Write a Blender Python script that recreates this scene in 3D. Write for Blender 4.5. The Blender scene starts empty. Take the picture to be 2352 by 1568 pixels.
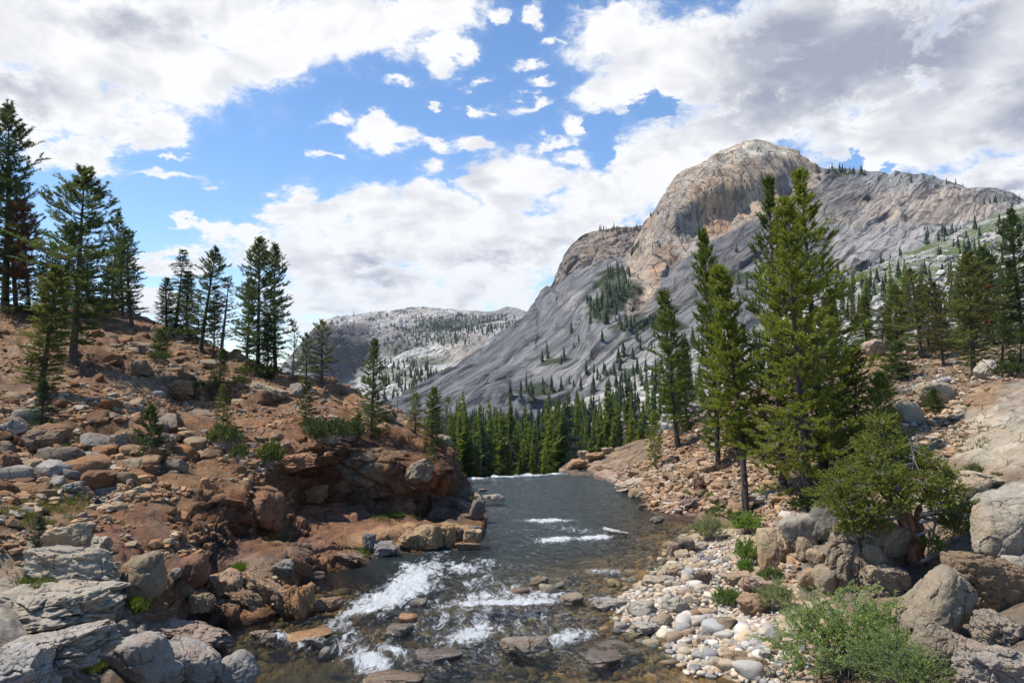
import bpy, bmesh, math, random
import numpy as np
from mathutils import Vector, Matrix

# ------------------------------------------------------------------ camera
# points of the place are written as (px, py, depth): px,py on a 2352 x 1568 view of the photograph, depth in metres ahead
IW, IH, FP = 2352.0, 1568.0, 1700.0
HOR = 861.0
CAM_Z = 6.5
TH = math.atan((HOR - IH / 2) / FP)
CT, ST = math.cos(TH), math.sin(TH)

scene = bpy.context.scene
col = scene.collection
cam_data = bpy.data.cameras.new('camera')
cam_data.sensor_width = 36.0
cam_data.lens = 36.0 * FP / IW
cam_data.clip_start = 0.1
cam_data.clip_end = 30000.0
cam = bpy.data.objects.new('camera', cam_data)
cam.location = (0, 0, CAM_Z)
cam.rotation_euler = (math.pi / 2 + TH, 0, 0)
col.objects.link(cam)
scene.camera = cam
scene.render.resolution_x, scene.render.resolution_y = 1024, 682

# ------------------------------------------------------------------ light, exposure
SUN_EL, SUN_AZ = math.radians(59.0), math.radians(-88.0)      # azimuth from straight ahead, negative = left
S_DIR = Vector((math.cos(SUN_EL) * math.sin(SUN_AZ), math.cos(SUN_EL) * math.cos(SUN_AZ), math.sin(SUN_EL)))
sd = bpy.data.lights.new('sun', 'SUN')
sd.energy = 5.0
sd.angle = math.radians(0.53)
sd.color = (1.0, 0.94, 0.84)
sun = bpy.data.objects.new('sun', sd)
sun.rotation_euler = S_DIR.to_track_quat('Z', 'Y').to_euler()
sun.location = (-30, 10, 60)
col.objects.link(sun)

scene.view_settings.view_transform = 'Standard'
scene.view_settings.look = 'None'
scene.view_settings.exposure = 0.42
scene.view_settings.gamma = 1.0
scene.view_settings.use_curve_mapping = False
scene.cycles.use_denoising = True
scene.cycles.denoiser = 'OPENIMAGEDENOISE'
scene.cycles.denoising_input_passes = 'RGB_ALBEDO_NORMAL'
scene.cycles.max_bounces = 6
scene.cycles.diffuse_bounces = 1
scene.cycles.glossy_bounces = 2
scene.cycles.transmission_bounces = 3
scene.cycles.transparent_max_bounces = 8
scene.cycles.volume_bounces = 0
scene.cycles.caustics_reflective = False
scene.cycles.caustics_refractive = False
scene.cycles.sample_clamp_indirect = 4.0


# ------------------------------------------------------------------ node helpers
class NT:
    def __init__(self, tree):
        self.t = tree
        self.n = tree.nodes
        self.n.clear()

    def __call__(self, typ, inputs=None, **kw):
        nd = self.n.new(typ)
        for k, v in kw.items():
            setattr(nd, k, v)
        if inputs:
            for k, v in inputs.items():
                self.set(nd.inputs[k], v)
        return nd

    def set(self, sock, v):
        if hasattr(v, 'node') and hasattr(v, 'is_output'):
            self.t.links.new(v, sock)
        elif isinstance(v, bpy.types.Node):
            self.t.links.new(v.outputs[0], sock)
        else:
            sock.default_value = v

    def math(self, op, a, b=None, c=None, clamp=False):
        nd = self.n.new('ShaderNodeMath')
        nd.operation = op
        nd.use_clamp = clamp
        for i, v in enumerate((a, b, c)):
            if v is not None:
                self.set(nd.inputs[i], v)
        return nd.outputs[0]

    def vec(self, op, a, b=None, c=None):
        nd = self.n.new('ShaderNodeVectorMath')
        nd.operation = op
        for i, v in enumerate((a, b, c)):
            if v is not None:
                self.set(nd.inputs[i], v)
        return nd.outputs['Value'] if op in ('LENGTH', 'DOT_PRODUCT', 'DISTANCE') else nd.outputs[0]

    def noise(self, vec, scale, detail=4.0, rough=0.55, dist=0.0, color=False, lac=2.0):
        nd = self.n.new('ShaderNodeTexNoise')
        self.set(nd.inputs['Vector'], vec)
        self.set(nd.inputs['Scale'], scale)
        nd.inputs['Detail'].default_value = detail
        nd.inputs['Roughness'].default_value = rough
        nd.inputs['Distortion'].default_value = dist
        nd.inputs['Lacunarity'].default_value = lac
        return nd.outputs['Color' if color else 'Fac']

    def ramp(self, v, lo, hi, a=0.0, b=1.0, smooth=True):
        nd = self.n.new('ShaderNodeMapRange')
        nd.interpolation_type = 'SMOOTHSTEP' if smooth else 'LINEAR'
        self.set(nd.inputs['Value'], v)
        for k, x in (('From Min', lo), ('From Max', hi), ('To Min', a), ('To Max', b)):
            self.set(nd.inputs[k], x)
        return nd.outputs[0]

    def mix(self, f, a, b, mode='MIX'):
        nd = self.n.new('ShaderNodeMix')
        nd.data_type = 'RGBA'
        nd.blend_type = mode
        self.set(nd.inputs[0], f)
        self.set(nd.inputs[6], a)
        self.set(nd.inputs[7], b)
        return nd.outputs[2]


def rgb(r, g, b):
    return (r, g, b, 1.0)


def ray(px, py):
    cx, cy = (np.asarray(px, float) - IW / 2) / FP, (IH / 2 - np.asarray(py, float)) / FP
    return np.stack([cx, CT - cy * ST, ST + cy * CT], -1)


def U(px, py, Y):
    d = ray(px, py)
    t = np.asarray(Y, float) / d[..., 1]
    return d * t[..., None] + np.array([0, 0, CAM_Z])


def onz(px, py, z=0.0):
    d = ray(px, py)
    t = (z - CAM_Z) / d[..., 2]
    return d * t[..., None] + np.array([0, 0, CAM_Z])


def proj(P):
    P = np.asarray(P, float) - np.array([0, 0, CAM_Z])
    f = P[..., 1] * CT + P[..., 2] * ST
    u = -P[..., 1] * ST + P[..., 2] * CT
    return IW / 2 + FP * P[..., 0] / f, IH / 2 - FP * u / f


# ------------------------------------------------------------------ sky with cumulus
world = bpy.data.worlds.new('World')
scene.world = world
world.use_nodes = True
N = NT(world.node_tree)
world.cycles.sampling_method = 'MANUAL'
world.cycles.sample_map_resolution = 512


def azel(px, py):
    d = ray(px, py)
    d = d / np.linalg.norm(d)
    return math.atan2(d[0], d[1]), math.asin(d[2])


CLOUDS = [  # px, py, half width, half height of each cloud mass
    (60, 60, 420, 210, 1.0), (330, 120, 330, 150, 1.0), (560, 60, 330, 120, 1.0), (800, 40, 260, 95, 1.0), (1000, 20, 110, 70, 1.0), (610, 165, 105, 62, 1.0), (100, 230, 330, 95, 1.0),
    (380, 288, 75, 42, 1.0), (150, 365, 140, 45, 1.0), (230, 335, 62.5, 36.4, 0.62), (380, 400, 137.5, 28.6, 0.62), (470, 430, 68.75, 16.9, 0.62), (385, 356, 56.25, 16.9, 0.62), (1030, 110, 45, 55, 1.0),
    (765, 292, 60, 39, 0.62), (870, 330, 95, 40, 1.0), (975, 338, 87.5, 33.8, 0.62), (1075, 325, 72.5, 39, 0.62), (750, 369, 45, 20.8, 0.62), (920, 190, 82.5, 23.4, 0.62), (1105, 185, 50, 23.4, 0.62),
    (1220, 40, 37.5, 39, 0.62), (1130, 45, 45, 23.4, 0.62), (1250, 95, 37.5, 20.8, 0.62), (1230, 245, 112.5, 26, 0.62), (1340, 300, 82.5, 46.8, 0.62), (1250, 335, 137.5, 28.6, 0.62), (1105, 240, 42.5, 15.6, 0.62), (1025, 246, 37.5, 14.3, 0.62),
    (1210, 155, 82.5, 23.4, 0.62), (1255, 205, 62.5, 18.2, 0.62),
    (1560, 130, 250, 150, 1.0), (1900, 130, 560, 210, 1.0), (2350, 120, 420, 260, 1.0), (1430, 210, 120, 70, 1.0), (1700, 300, 260, 90, 1.0), (2150, 300, 420, 110, 1.0), (1400, 60, 90, 60, 1.0), (1560, 400, 160, 110, 1.0),
    (2250, 430, 300, 60, 1.0),
    (1185, 425, 95, 88, 1.0), (1000, 455, 100, 66, 1.0), (820, 490, 110, 68, 1.0), (670, 480, 70, 46, 1.0), (1070, 560, 420, 125, 1.0), (780, 600, 270, 105, 1.0), (1370, 470, 150, 90, 1.0), (1000, 690, 420, 70, 1.0),
    (560, 535, 110, 30, 1.0), (460, 516, 70, 12, 1.0), (400, 600, 110, 24, 1.0), (350, 690, 110, 36, 1.0), (1300, 380, 87.5, 39, 0.62),
    # beyond the frame the same broken cloud goes on
    (-900, 200, 500, 260, 1.0), (-700, 620, 400, 120, 1.0), (3300, 350, 600, 330, 1.0), (600, -500, 500, 260, 1.0), (1700, -500, 500, 260, 1.0),
]
GAPS = [(1495, 245, 44, 44), (1985, 384, 70, 20), (1395, 330, 50, 85)]
GREYS = [(2000, 130, 620, 240, 1.0), (1750, 250, 330, 120, 0.9), (2350, 250, 300, 130, 0.8), (260, 60, 300, 60, 0.7), (60, 230, 280, 70, 0.75), (860, 620, 200, 60, 0.65), (1150, 600, 250, 50, 0.5),
         (2250, 450, 300, 70, 0.75), (1300, 560, 150, 60, 0.5)]
tc = N('ShaderNodeTexCoord')
dirv = tc.outputs['Generated']
sep = N('ShaderNodeSeparateXYZ', {0: dirv})
az = N.math('ARCTAN2', sep.outputs[0], sep.outputs[1])
el = N.math('ARCSINE', sep.outputs[2])
ae = N('ShaderNodeCombineXYZ', {0: az, 1: el, 2: 0.0}).outputs[0]
# fine noise lives on a cloud deck: the direction divided by its height
deck = N.vec('SCALE', dirv)
N.set(deck.node.inputs['Scale'], N.math('DIVIDE', 1.0, N.math('ADD', N.math('MAXIMUM', sep.outputs[2], 0.0), 0.42)))
warp = N.vec('SUBTRACT', N.noise(deck, 5.0, 2.0, 0.5, color=True), (0.5, 0.5, 0.5))
warp2 = N.vec('SUBTRACT', N.noise(deck, 17.0, 4.0, 0.62, color=True), (0.5, 0.5, 0.5))
aew = N.vec('MULTIPLY_ADD', warp, (0.11, 0.07, 0.0), ae)
aew = N.vec('MULTIPLY_ADD', warp2, (0.085, 0.06, 0.0), aew)


def ellipses(items, coord):
    out = None
    for it in items:
        a0, e0 = azel(it[0], it[1])
        a1, _ = azel(it[0] + it[2], it[1])
        _, e1 = azel(it[0], it[1] - it[3])
        sx, sy = 1.0 / max(1e-4, abs(a1 - a0)), 1.0 / max(1e-4, abs(e1 - e0))
        v = N.vec('MULTIPLY_ADD', coord, (sx, sy, 0.0), (-a0 * sx, -e0 * sy, 0.0))
        ln = N.vec('LENGTH', v)
        if len(it) > 4:
            ln = N.math('ADD', ln, 1.0 - it[4]) if it[4] < 1.0 else ln
        out = ln if out is None else N.math('SMOOTH_MIN', out, ln, 0.15)
    return out


cov = N.math('SUBTRACT', 1.0, ellipses(CLOUDS, aew))
gap = N.math('SUBTRACT', 1.0, ellipses(GAPS, aew))
cov = N.math('SUBTRACT', cov, N.math('MULTIPLY', N.math('MAXIMUM', gap, 0.0), 1.7))
cov = N.math('MAXIMUM', N.math('MINIMUM', N.math('MULTIPLY', cov, 1.6), 1.0), -1.6)
puff_c = N.vec('MULTIPLY_ADD', warp, (0.12, 0.12, 0.12), deck)
puff = N.noise(puff_c, 8.0, 11.0, 0.70)
puff_s = N.noise(N.vec('ADD', puff_c, (-0.030, 0.0, 0.035)), 7.0, 4.0, 0.52)
puff_l = N.noise(puff_c, 7.0, 4.0, 0.52)
dens = N.math('ADD', N.math('MULTIPLY', cov, 0.85), N.math('MULTIPLY', N.math('SUBTRACT', puff, 0.5), 3.0))
dens = N.math('ADD', dens, -0.03)
alpha = N.ramp(dens, -0.22, 0.50)
wisp = N.ramp(dens, -0.5, 0.1, 0.0, 0.10)
alpha = N.math('MAXIMUM', alpha, wisp)
lit = N.math('MULTIPLY_ADD', N.math('SUBTRACT', puff_l, puff_s), 2.0, 0.93)
grey = N.ramp(N.math('ADD', N.math('SUBTRACT', 1.0, ellipses(GREYS, aew)), N.math('MULTIPLY', N.math('SUBTRACT', puff_l, 0.5), 0.7)), -0.25, 0.85)
thick = N.ramp(dens, 0.05, 0.7)
lit = N.math('SUBTRACT', lit, N.math('MULTIPLY', N.math('MULTIPLY', grey, thick), 0.85))
lit = N.math('ADD', lit, N.math('MULTIPLY', N.math('SUBTRACT', 1.0, thick), 0.25))
lit = N.math('MINIMUM', N.math('MAXIMUM', lit, 0.0), 1.0)
sky = N('ShaderNodeTexSky', sky_type='NISHITA', sun_disc=False, sun_elevation=SUN_EL, sun_rotation=SUN_AZ, altitude=2400.0,
        air_density=1.0, dust_density=0.25, ozone_density=1.6)
CLOUD_GAIN = 7.3
SKY_STRENGTH = 0.105
ccol = N.mix(lit, rgb(0.37 * CLOUD_GAIN, 0.395 * CLOUD_GAIN, 0.50 * CLOUD_GAIN), rgb(1.0 * CLOUD_GAIN, 1.0 * CLOUD_GAIN, 1.0 * CLOUD_GAIN))
hs = N('ShaderNodeHueSaturation', {'Saturation': 1.16, 'Value': 1.55, 'Color': sky.outputs[0]})
full = N.mix(alpha, hs.outputs[0], ccol)
bg = N('ShaderNodeBackground', {'Color': full, 'Strength': SKY_STRENGTH})
N('ShaderNodeOutputWorld', {'Surface': bg.outputs[0]})
# ------------------------------------------------------------------ noise in numpy
def _hash(ix, iy, iz, s=0):
    n = (ix * 374761393 + iy * 668265263 + iz * 1440662683 + s * 1274126177) & 0xFFFFFFFF
    n = ((n ^ (n >> 13)) * 1103515245) & 0xFFFFFFFF
    n = ((n ^ (n >> 16)) * 2246822519) & 0xFFFFFFFF
    return n ^ (n >> 15)


def perlin(p, seed=0):
    p = np.asarray(p, float)
    i = np.floor(p).astype(np.int64)
    f = p - i
    w = f * f * f * (f * (f * 6 - 15) + 10)
    out = np.zeros(p.shape[:-1])
    for dx in (0, 1):
        wx = w[..., 0] if dx else 1 - w[..., 0]
        for dy in (0, 1):
            wy = w[..., 1] if dy else 1 - w[..., 1]
            for dz in (0, 1):
                wz = w[..., 2] if dz else 1 - w[..., 2]
                h = _hash(i[..., 0] + dx, i[..., 1] + dy, i[..., 2] + dz, seed)
                gx = (h & 1023) / 511.5 - 1
                gy = ((h >> 10) & 1023) / 511.5 - 1
                gz = ((h >> 20) & 1023) / 511.5 - 1
                out += wx * wy * wz * (gx * (f[..., 0] - dx) + gy * (f[..., 1] - dy) + gz * (f[..., 2] - dz))
    return out * 1.5


def fbm(p, oct=4, seed=0, gain=0.5, lac=2.03):
    p = np.asarray(p, float)
    a, s, o = 1.0, 0.0, 0.0
    for k in range(oct):
        o = o + a * perlin(p, seed + k * 17)
        s += a
        a *= gain
        p = p * lac + 11.3
    return o / s


def worley(p, seed=0):
    """F1, F2, offset to the nearest feature point, its hash"""
    p = np.asarray(p, float)
    i = np.floor(p).astype(np.int64)
    b1 = np.full(p.shape[:-1], 1e9)
    b2 = np.full(p.shape[:-1], 1e9)
    off = np.zeros_like(p)
    hid = np.zeros(p.shape[:-1], np.int64)
    for dx in (-1, 0, 1):
        for dy in (-1, 0, 1):
            for dz in (-1, 0, 1):
                c = i + np.array([dx, dy, dz])
                h = _hash(c[..., 0], c[..., 1], c[..., 2], seed)
                q = np.stack([c[..., 0] + (h & 1023) / 1023., c[..., 1] + ((h >> 10) & 1023) / 1023., c[..., 2] + ((h >> 20) & 1023) / 1023.], -1)
                v = p - q
                d = (v * v).sum(-1)
                near = d < b1
                b2 = np.where(near, b1, np.minimum(b2, d))
                b1 = np.where(near, d, b1)
                off = np.where(near[..., None], v, off)
                hid = np.where(near, h, hid)
    return np.sqrt(b1), np.sqrt(b2), off, hid


def facets(p, seed=0, tilt=0.7, step=0.5, crack=0.25, cw=0.08):
    """blocky rock: each cell its own tilted plane and level, cracks between the cells"""
    f1, f2, off, h = worley(p, seed)
    g = np.stack([((h >> 3) & 255) / 127.5 - 1, ((h >> 11) & 255) / 127.5 - 1, ((h >> 19) & 255) / 127.5 - 1], -1)
    lev = ((h >> 5) & 1023) / 511.5 - 1
    return tilt * (off * g).sum(-1) + step * lev * 0.5 - crack * np.exp(-((f2 - f1) / cw) ** 2)


def sstep(a, b, x):
    t = np.clip((x - a) / (b - a), 0, 1)
    return t * t * (3 - 2 * t)


class TPS:
    """smooth surface through scattered values over the picture"""
    def __init__(self, pts, reg=1e-4):
        a = np.array(pts, float)
        self.x = a[:, :2] / 500.0
        v = np.log(a[:, 2])
        n = len(a)
        d = np.linalg.norm(self.x[:, None] - self.x[None], axis=-1)
        K = self._k(d) + reg * np.eye(n)
        P = np.concatenate([np.ones((n, 1)), self.x], 1)
        A = np.zeros((n + 3, n + 3))
        A[:n, :n], A[:n, n:], A[n:, :n] = K, P, P.T
        self.w = np.linalg.solve(A, np.concatenate([v, np.zeros(3)]))

    @staticmethod
    def _k(d):
        return np.where(d > 1e-9, d * d * np.log(np.maximum(d, 1e-9)), 0.0)

    def __call__(self, px, py):
        q = np.stack([np.asarray(px, float), np.asarray(py, float)], -1) / 500.0
        sh = q.shape[:-1]
        q = q.reshape(-1, 2)
        out = np.zeros(len(q))
        for s in range(0, len(q), 20000):
            b = q[s:s + 20000]
            d = np.linalg.norm(b[:, None] - self.x[None], axis=-1)
            out[s:s + 20000] = self._k(d) @ self.w[:-3] + self.w[-3] + b @ self.w[-2:]
        return np.exp(out).reshape(sh)


def line(pts):
    a = np.array(pts, float)
    return lambda x: np.interp(x, a[:, 0], a[:, 1])


# ------------------------------------------------------------------ meshes
def mesh_from(name, V, F, mats=(), smooth=False, colors=None, mat_idx=None, floats=None):
    V = np.ascontiguousarray(V, np.float32).reshape(-1, 3)
    me = bpy.data.meshes.new(name)
    if isinstance(F, np.ndarray):
        k = F.shape[1]
        me.vertices.add(len(V))
        me.vertices.foreach_set('co', V.ravel())
        me.loops.add(F.size)
        me.loops.foreach_set('vertex_index', np.ascontiguousarray(F, np.int32).ravel())
        me.polygons.add(len(F))
        me.polygons.foreach_set('loop_start', np.arange(0, F.size, k, dtype=np.int32))
        me.polygons.foreach_set('loop_total', np.full(len(F), k, np.int32))
    else:
        me.from_pydata(V.tolist(), [], F)
    for m in mats:
        me.materials.append(m)
    if mat_idx is not None:
        me.polygons.foreach_set('material_index', np.ascontiguousarray(mat_idx, np.int32))
    me.polygons.foreach_set('use_smooth', np.full(len(me.polygons), smooth, bool))
    if colors is not None:
        at = me.color_attributes.new('tint', 'FLOAT_COLOR', 'POINT')
        c = np.ones((len(V), 4), np.float32)
        c[:, :3] = np.asarray(colors).reshape(-1, 3)
        at.data.foreach_set('color', c.ravel())
    for k, v in (floats or {}).items():
        at = me.attributes.new(k, 'FLOAT', 'POINT')
        at.data.foreach_set('value', np.ascontiguousarray(v, np.float32).ravel())
    me.update()
    me.validate()
    return me


def grid_faces(nc, nr):
    i = np.arange(nc * nr).reshape(nc, nr)
    return np.stack([i[:-1, :-1], i[:-1, 1:], i[1:, 1:], i[1:, :-1]], -1).reshape(-1, 4)


def grid_normals(P):
    a = np.gradient(P, axis=0)
    b = np.gradient(P, axis=1)
    n = np.cross(b, a)
    n /= np.linalg.norm(n, axis=-1, keepdims=True) + 1e-12
    s = np.sign((n * (np.array([0, 0, CAM_Z]) - P)).sum(-1, keepdims=True))
    s[s == 0] = 1
    return n * s


def add(name, me, parent=None, label=None, category=None, group=None, kind=None, loc=None, mat=None, color=None):
    o = bpy.data.objects.new(name, me)
    col.objects.link(o)
    if parent is not None:
        o.parent = parent
    if mat is not None:
        o.matrix_local = mat
    if loc is not None:
        o.location = [float(c) for c in loc]
    tag(o, label, category, group, kind)
    if color is not None:
        o.color = (float(color[0]), float(color[1]), float(color[2]), 1.0)
    return o


def tag(o, label=None, category=None, group=None, kind=None):
    for k, v in (('label', label), ('category', category), ('group', group), ('kind', kind)):
        if v is not None:
            o[k] = v
    return o


SHEETS = {}


def keep_sheet(name, P):
    px, py = proj(P)
    SHEETS[name] = (P.reshape(-1, 3), px.ravel(), py.ravel(), grid_normals(P).reshape(-1, 3))


def hit(px, py, names, reach=9.0):
    """the ground seen at that place of the view: point and normal"""
    best = None
    for nme in names:
        P, X, Y, Nn = SHEETS[nme]
        d = (X - px) ** 2 + (Y - py) ** 2
        i = np.argmin(d + (P[:, 1] - P[:, 1].min()) * 1e-4)
        if d[i] < reach * reach:
            near = np.nonzero(d < d[i] + 16)[0]
            i = near[np.argmin(P[near, 1])]
            if best is None or P[i, 1] < best[0][1]:
                best = (P[i].copy(), Nn[i].copy())
    return best


# ------------------------------------------------------------------ materials
MATS = {}


def new_mat(name):
    m = bpy.data.materials.new(name)
    m.use_nodes = True
    MATS[name] = m
    return m, NT(m.node_tree)


def rock_mat(name, src, scale=1.0, bump=0.5, rough=0.88, lichen=0.35, vary=0.55, dark=(0.035, 0.033, 0.034), spot=0.25, crack=0.5, stretch=(1, 1, 1), sheen=0.3, dist=0.25):
    m, n = new_mat(name)
    t = n('ShaderNodeTexCoord')
    geo = n('ShaderNodeNewGeometry')
    if src == 'tint':
        base = n('ShaderNodeAttribute', attribute_name='tint').outputs['Color']
        co = geo.outputs['Position']
    else:
        oi = n('ShaderNodeObjectInfo')
        base = oi.outputs['Color']
        co = geo.outputs['Position']
    co = n.vec('MULTIPLY', co, tuple(s * scale for s in stretch))
    big = n.noise(co, 0.7, 5.0, 0.6, 0.6)
    mid = n.noise(co, 3.2, 7.0, 0.68, 0.4)
    fine = n.noise(co, 26.0, 4.0, 0.75)
    v = n.math('ADD', n.math('MULTIPLY', n.math('SUBTRACT', big, 0.5), 1.1), n.math('MULTIPLY', n.math('SUBTRACT', mid, 0.5), 1.5))
    v = n.math('ADD', v, n.math('MULTIPLY', n.math('SUBTRACT', fine, 0.5), 0.9))
    v = n.math('MULTIPLY_ADD', v, vary, 1.0)
    c = n.mix(1.0, base, n('ShaderNodeCombineColor', {0: v, 1: v, 2: v}).outputs[0], 'MULTIPLY')
    # warm and cool drift
    warm = n.noise(n.vec('ADD', co, (7.0, 3.0, 1.0)), 1.3, 4.0, 0.6)
    c = n.mix(n.ramp(warm, 0.45, 0.75, 0.0, 0.5), c, n.mix(1.0, c, rgb(1.25, 0.92, 0.68), 'MULTIPLY'))
    # dark lichen and stain spots
    lm = n.noise(n.vec('ADD', co, (2.0, 9.0, 4.0)), 2.1, 8.0, 0.72, 0.5)
    c = n.mix(n.ramp(lm, 0.56, 0.70, 0.0, lichen), c, rgb(*dark))
    sp = n.noise(co, 60.0, 2.0, 0.6)
    c = n.mix(n.ramp(sp, 0.58, 0.75, 0.0, spot), c, n.mix(1.0, c, rgb(0.35, 0.34, 0.34), 'MULTIPLY'))
    vor = n('ShaderNodeTexVoronoi', {'Vector': n.vec('MULTIPLY_ADD', n.noise(co, 2.0, 3.0, 0.5, color=True), (0.7, 0.7, 0.7), co), 'Scale': 1.1}, feature='DISTANCE_TO_EDGE')
    ck = n.ramp(vor.outputs['Distance'], 0.0, 0.035, 1.0, 0.0)
    ck = n.math('MULTIPLY', ck, n.ramp(n.noise(co, 0.9, 2.0), 0.42, 0.6))
    c = n.mix(n.math('MULTIPLY', ck, crack), c, n.mix(1.0, c, rgb(0.3, 0.27, 0.25), 'MULTIPLY'))
    hgt = n.math('ADD', n.math('MULTIPLY', mid, 1.0), n.math('MULTIPLY', fine, 0.30))
    hgt = n.math('SUBTRACT', hgt, n.math('MULTIPLY', ck, 0.35))
    b = n('ShaderNodeBump', {'Height': hgt, 'Strength': bump, 'Distance': dist / scale})
    p = n('ShaderNodeBsdfPrincipled', {'Base Color': c, 'Roughness': rough, 'Specular IOR Level': sheen, 'Normal': b.outputs[0]})
    n('ShaderNodeOutputMaterial', {'Surface': p.outputs[0]})
    return m


M_BANK = rock_mat('bank_rock', 'tint', 1.0, 1.0, crack=0.85, dist=0.35, vary=0.85, lichen=0.5, spot=0.4)
M_ROCK = rock_mat('boulder_rock', 'object', 1.3, 0.9, lichen=0.34, vary=0.55, spot=0.35, crack=0.7, dist=0.3)
M_COB = rock_mat('cobble_rock', 'object', 3.0, 0.3, lichen=0.10, vary=0.35, crack=0.0)
M_SCREE = rock_mat('scree_rock', 'tint', 3.0, 0.4, lichen=0.2, vary=0.4, crack=0.0)
M_WETROCK = rock_mat('wet_rock', 'object', 1.5, 0.5, rough=0.22, lichen=0.3, sheen=0.6)
# ================================================================== the setting
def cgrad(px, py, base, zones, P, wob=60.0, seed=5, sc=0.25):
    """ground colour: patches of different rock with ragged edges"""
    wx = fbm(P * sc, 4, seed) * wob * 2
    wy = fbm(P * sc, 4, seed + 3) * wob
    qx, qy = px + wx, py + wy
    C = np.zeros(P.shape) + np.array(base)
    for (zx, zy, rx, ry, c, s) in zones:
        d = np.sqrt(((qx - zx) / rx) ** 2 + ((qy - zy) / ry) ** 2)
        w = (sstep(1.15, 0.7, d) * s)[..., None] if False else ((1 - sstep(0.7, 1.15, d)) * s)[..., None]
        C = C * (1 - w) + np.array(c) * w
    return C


def sheet(px0, px1, step, top, bot, nrow, depth, back=None, front=None, pw=1.0):
    """a stretch of ground between two outlines; back rows go on behind the crest, front rows under the foot"""
    xs = np.arange(px0, px1 + step, step)
    v = np.linspace(0, 1, nrow) ** pw
    T, B = top(xs), bot(xs)
    PX = np.repeat(xs[:, None], nrow, 1)
    PY = T[:, None] + (B - T)[:, None] * v[None]
    P = U(PX, PY, depth(PX, PY))
    rows = [P]
    if back:
        e = P[:, :1]
        steps = np.array(back)          # (dy, dz)
        rows.insert(0, np.concatenate([e + np.array([0, dy, dz]) for dy, dz in steps[::-1]], 1))
    if front:
        e = P[:, -1:]
        rows.append(np.concatenate([e + np.array([dx, dy, dz]) for dx, dy, dz in front], 1))
    return np.concatenate(rows, 1)


def soft(H):
    H = np.pad(H, 1, mode='edge')
    H = (H[:-2] + 2 * H[1:-1] + H[2:]) / 4
    return (H[:, :-2] + 2 * H[:, 1:-1] + H[:, 2:]) / 4


def row_step(P):
    return np.maximum(np.linalg.norm(np.gradient(P, axis=1), axis=-1), np.linalg.norm(np.gradient(P, axis=0), axis=-1))


# ------------------------------------------------------------------ left bank
L_TOP = line([(-420, 600), (-100, 672), (0, 695), (100, 708), (200, 712), (300, 718), (345, 735), (400, 757), (450, 775), (520, 806), (580, 832), (650, 856), (700, 868), (760, 882),
              (800, 896), (860, 925), (905, 940), (950, 962), (1000, 990), (1030, 1012), (1042, 1045), (1052, 1078), (1062, 1096), (1080, 1122), (1100, 1152), (1112, 1180), (1116, 1192)])
L_BOT = line([(-420, 1760), (440, 1700), (486, 1600), (500, 1500), (520, 1448), (600, 1428), (650, 1405), (690, 1348), (740, 1318), (870, 1288), (1000, 1273), (1090, 1264), (1104, 1250),
              (1110, 1206), (1116, 1196)])


def wl(px, py):
    return (px, py, float(onz(px, py, 0.0)[1]))


l_pts = [(-420, 1700, 10.2), (0, 1568, 12.2), (0, 1700, 10.4), (250, 1568, 13.6), (440, 1690, 13.2), wl(486, 1590), wl(505, 1500), wl(525, 1445), wl(600, 1425), wl(690, 1345), wl(740, 1315),
         wl(870, 1287), wl(1000, 1272), wl(1095, 1263), wl(1108, 1220), wl(1116, 1194),
         (-300, 1400, 13.6), (0, 1440, 13.7), (0, 1340, 15.6), (150, 1400, 15.6), (300, 1340, 17.7), (300, 1450, 16.2), (400, 1400, 18.6), (480, 1400, 19.4), (560, 1340, 21.4), (640, 1370, 21.9),
         (-300, 1200, 17.5), (0, 1200, 19.2), (150, 1200, 20.3), (300, 1200, 21.5), (420, 1220, 22.0), (480, 1290, 21.2), (600, 1280, 22.9), (680, 1290, 24.0),
         (-300, 1050, 23), (0, 1050, 25), (300, 1050, 27.5), (560, 1085, 28.0), (500, 1150, 25.4), (590, 1165, 26.0), (560, 1235, 25.6), (640, 1235, 25.8), (660, 1185, 29.3),
         (760, 1185, 31.3), (860, 1188, 32.0), (960, 1195, 32.3), (1060, 1205, 32.2), (760, 1250, 26.7), (860, 1240, 27.9), (960, 1225, 29.0), (1060, 1220, 30.2),
         (640, 1100, 29.4), (700, 1060, 31.2), (760, 1120, 32.2), (760, 1010, 32.4), (860, 1110, 33.0), (860, 1020, 33.6), (950, 1120, 33.6), (950, 1030, 35.2), (1020, 1130, 34.6), (1040, 1090, 37.5),
         (1075, 1150, 35.2), (1030, 1040, 40.5),
         (630, 1020, 31.5), (700, 960, 35), (760, 960, 36.5), (860, 985, 37.2), (950, 985, 41),
         (0, 850, 38), (-300, 850, 34), (150, 900, 35), (300, 850, 42.5), (300, 950, 33.5), (450, 950, 36), (450, 870, 43), (600, 900, 42.5), (600, 960, 36), (750, 915, 43), (840, 945, 42),
         (0, 700, 56), (-300, 630, 52), (100, 712, 57), (200, 720, 58), (330, 738, 59), (330, 790, 50), (150, 780, 46), (0, 770, 47), (450, 777, 56), (580, 834, 53), (650, 860, 52), (760, 884, 50), (880, 934, 47), (960, 966, 47),
         (1020, 1004, 46.5), (1042, 1045, 45.5), (1062, 1098, 43.5), (1090, 1140, 38.5)]
dl = TPS(l_pts, 3e-4)
PL = sheet(-420, 1116, 2.6, L_TOP, L_BOT, 380, dl, back=[(0.25, -0.02), (0.8, -0.12), (2, -0.6), (5, -2.5), (10, -7), (18, -16)], front=[(0.1, -0.1, -0.12), (0.3, -0.3, -0.5), (0.6, -0.6, -1.2)], pw=1.3)
pxl, pyl = proj(PL)


def blob(px, py, x, y, rx, ry):
    return np.exp(-(((px - x) / rx) ** 2 + ((py - y) / ry) ** 2))


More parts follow.
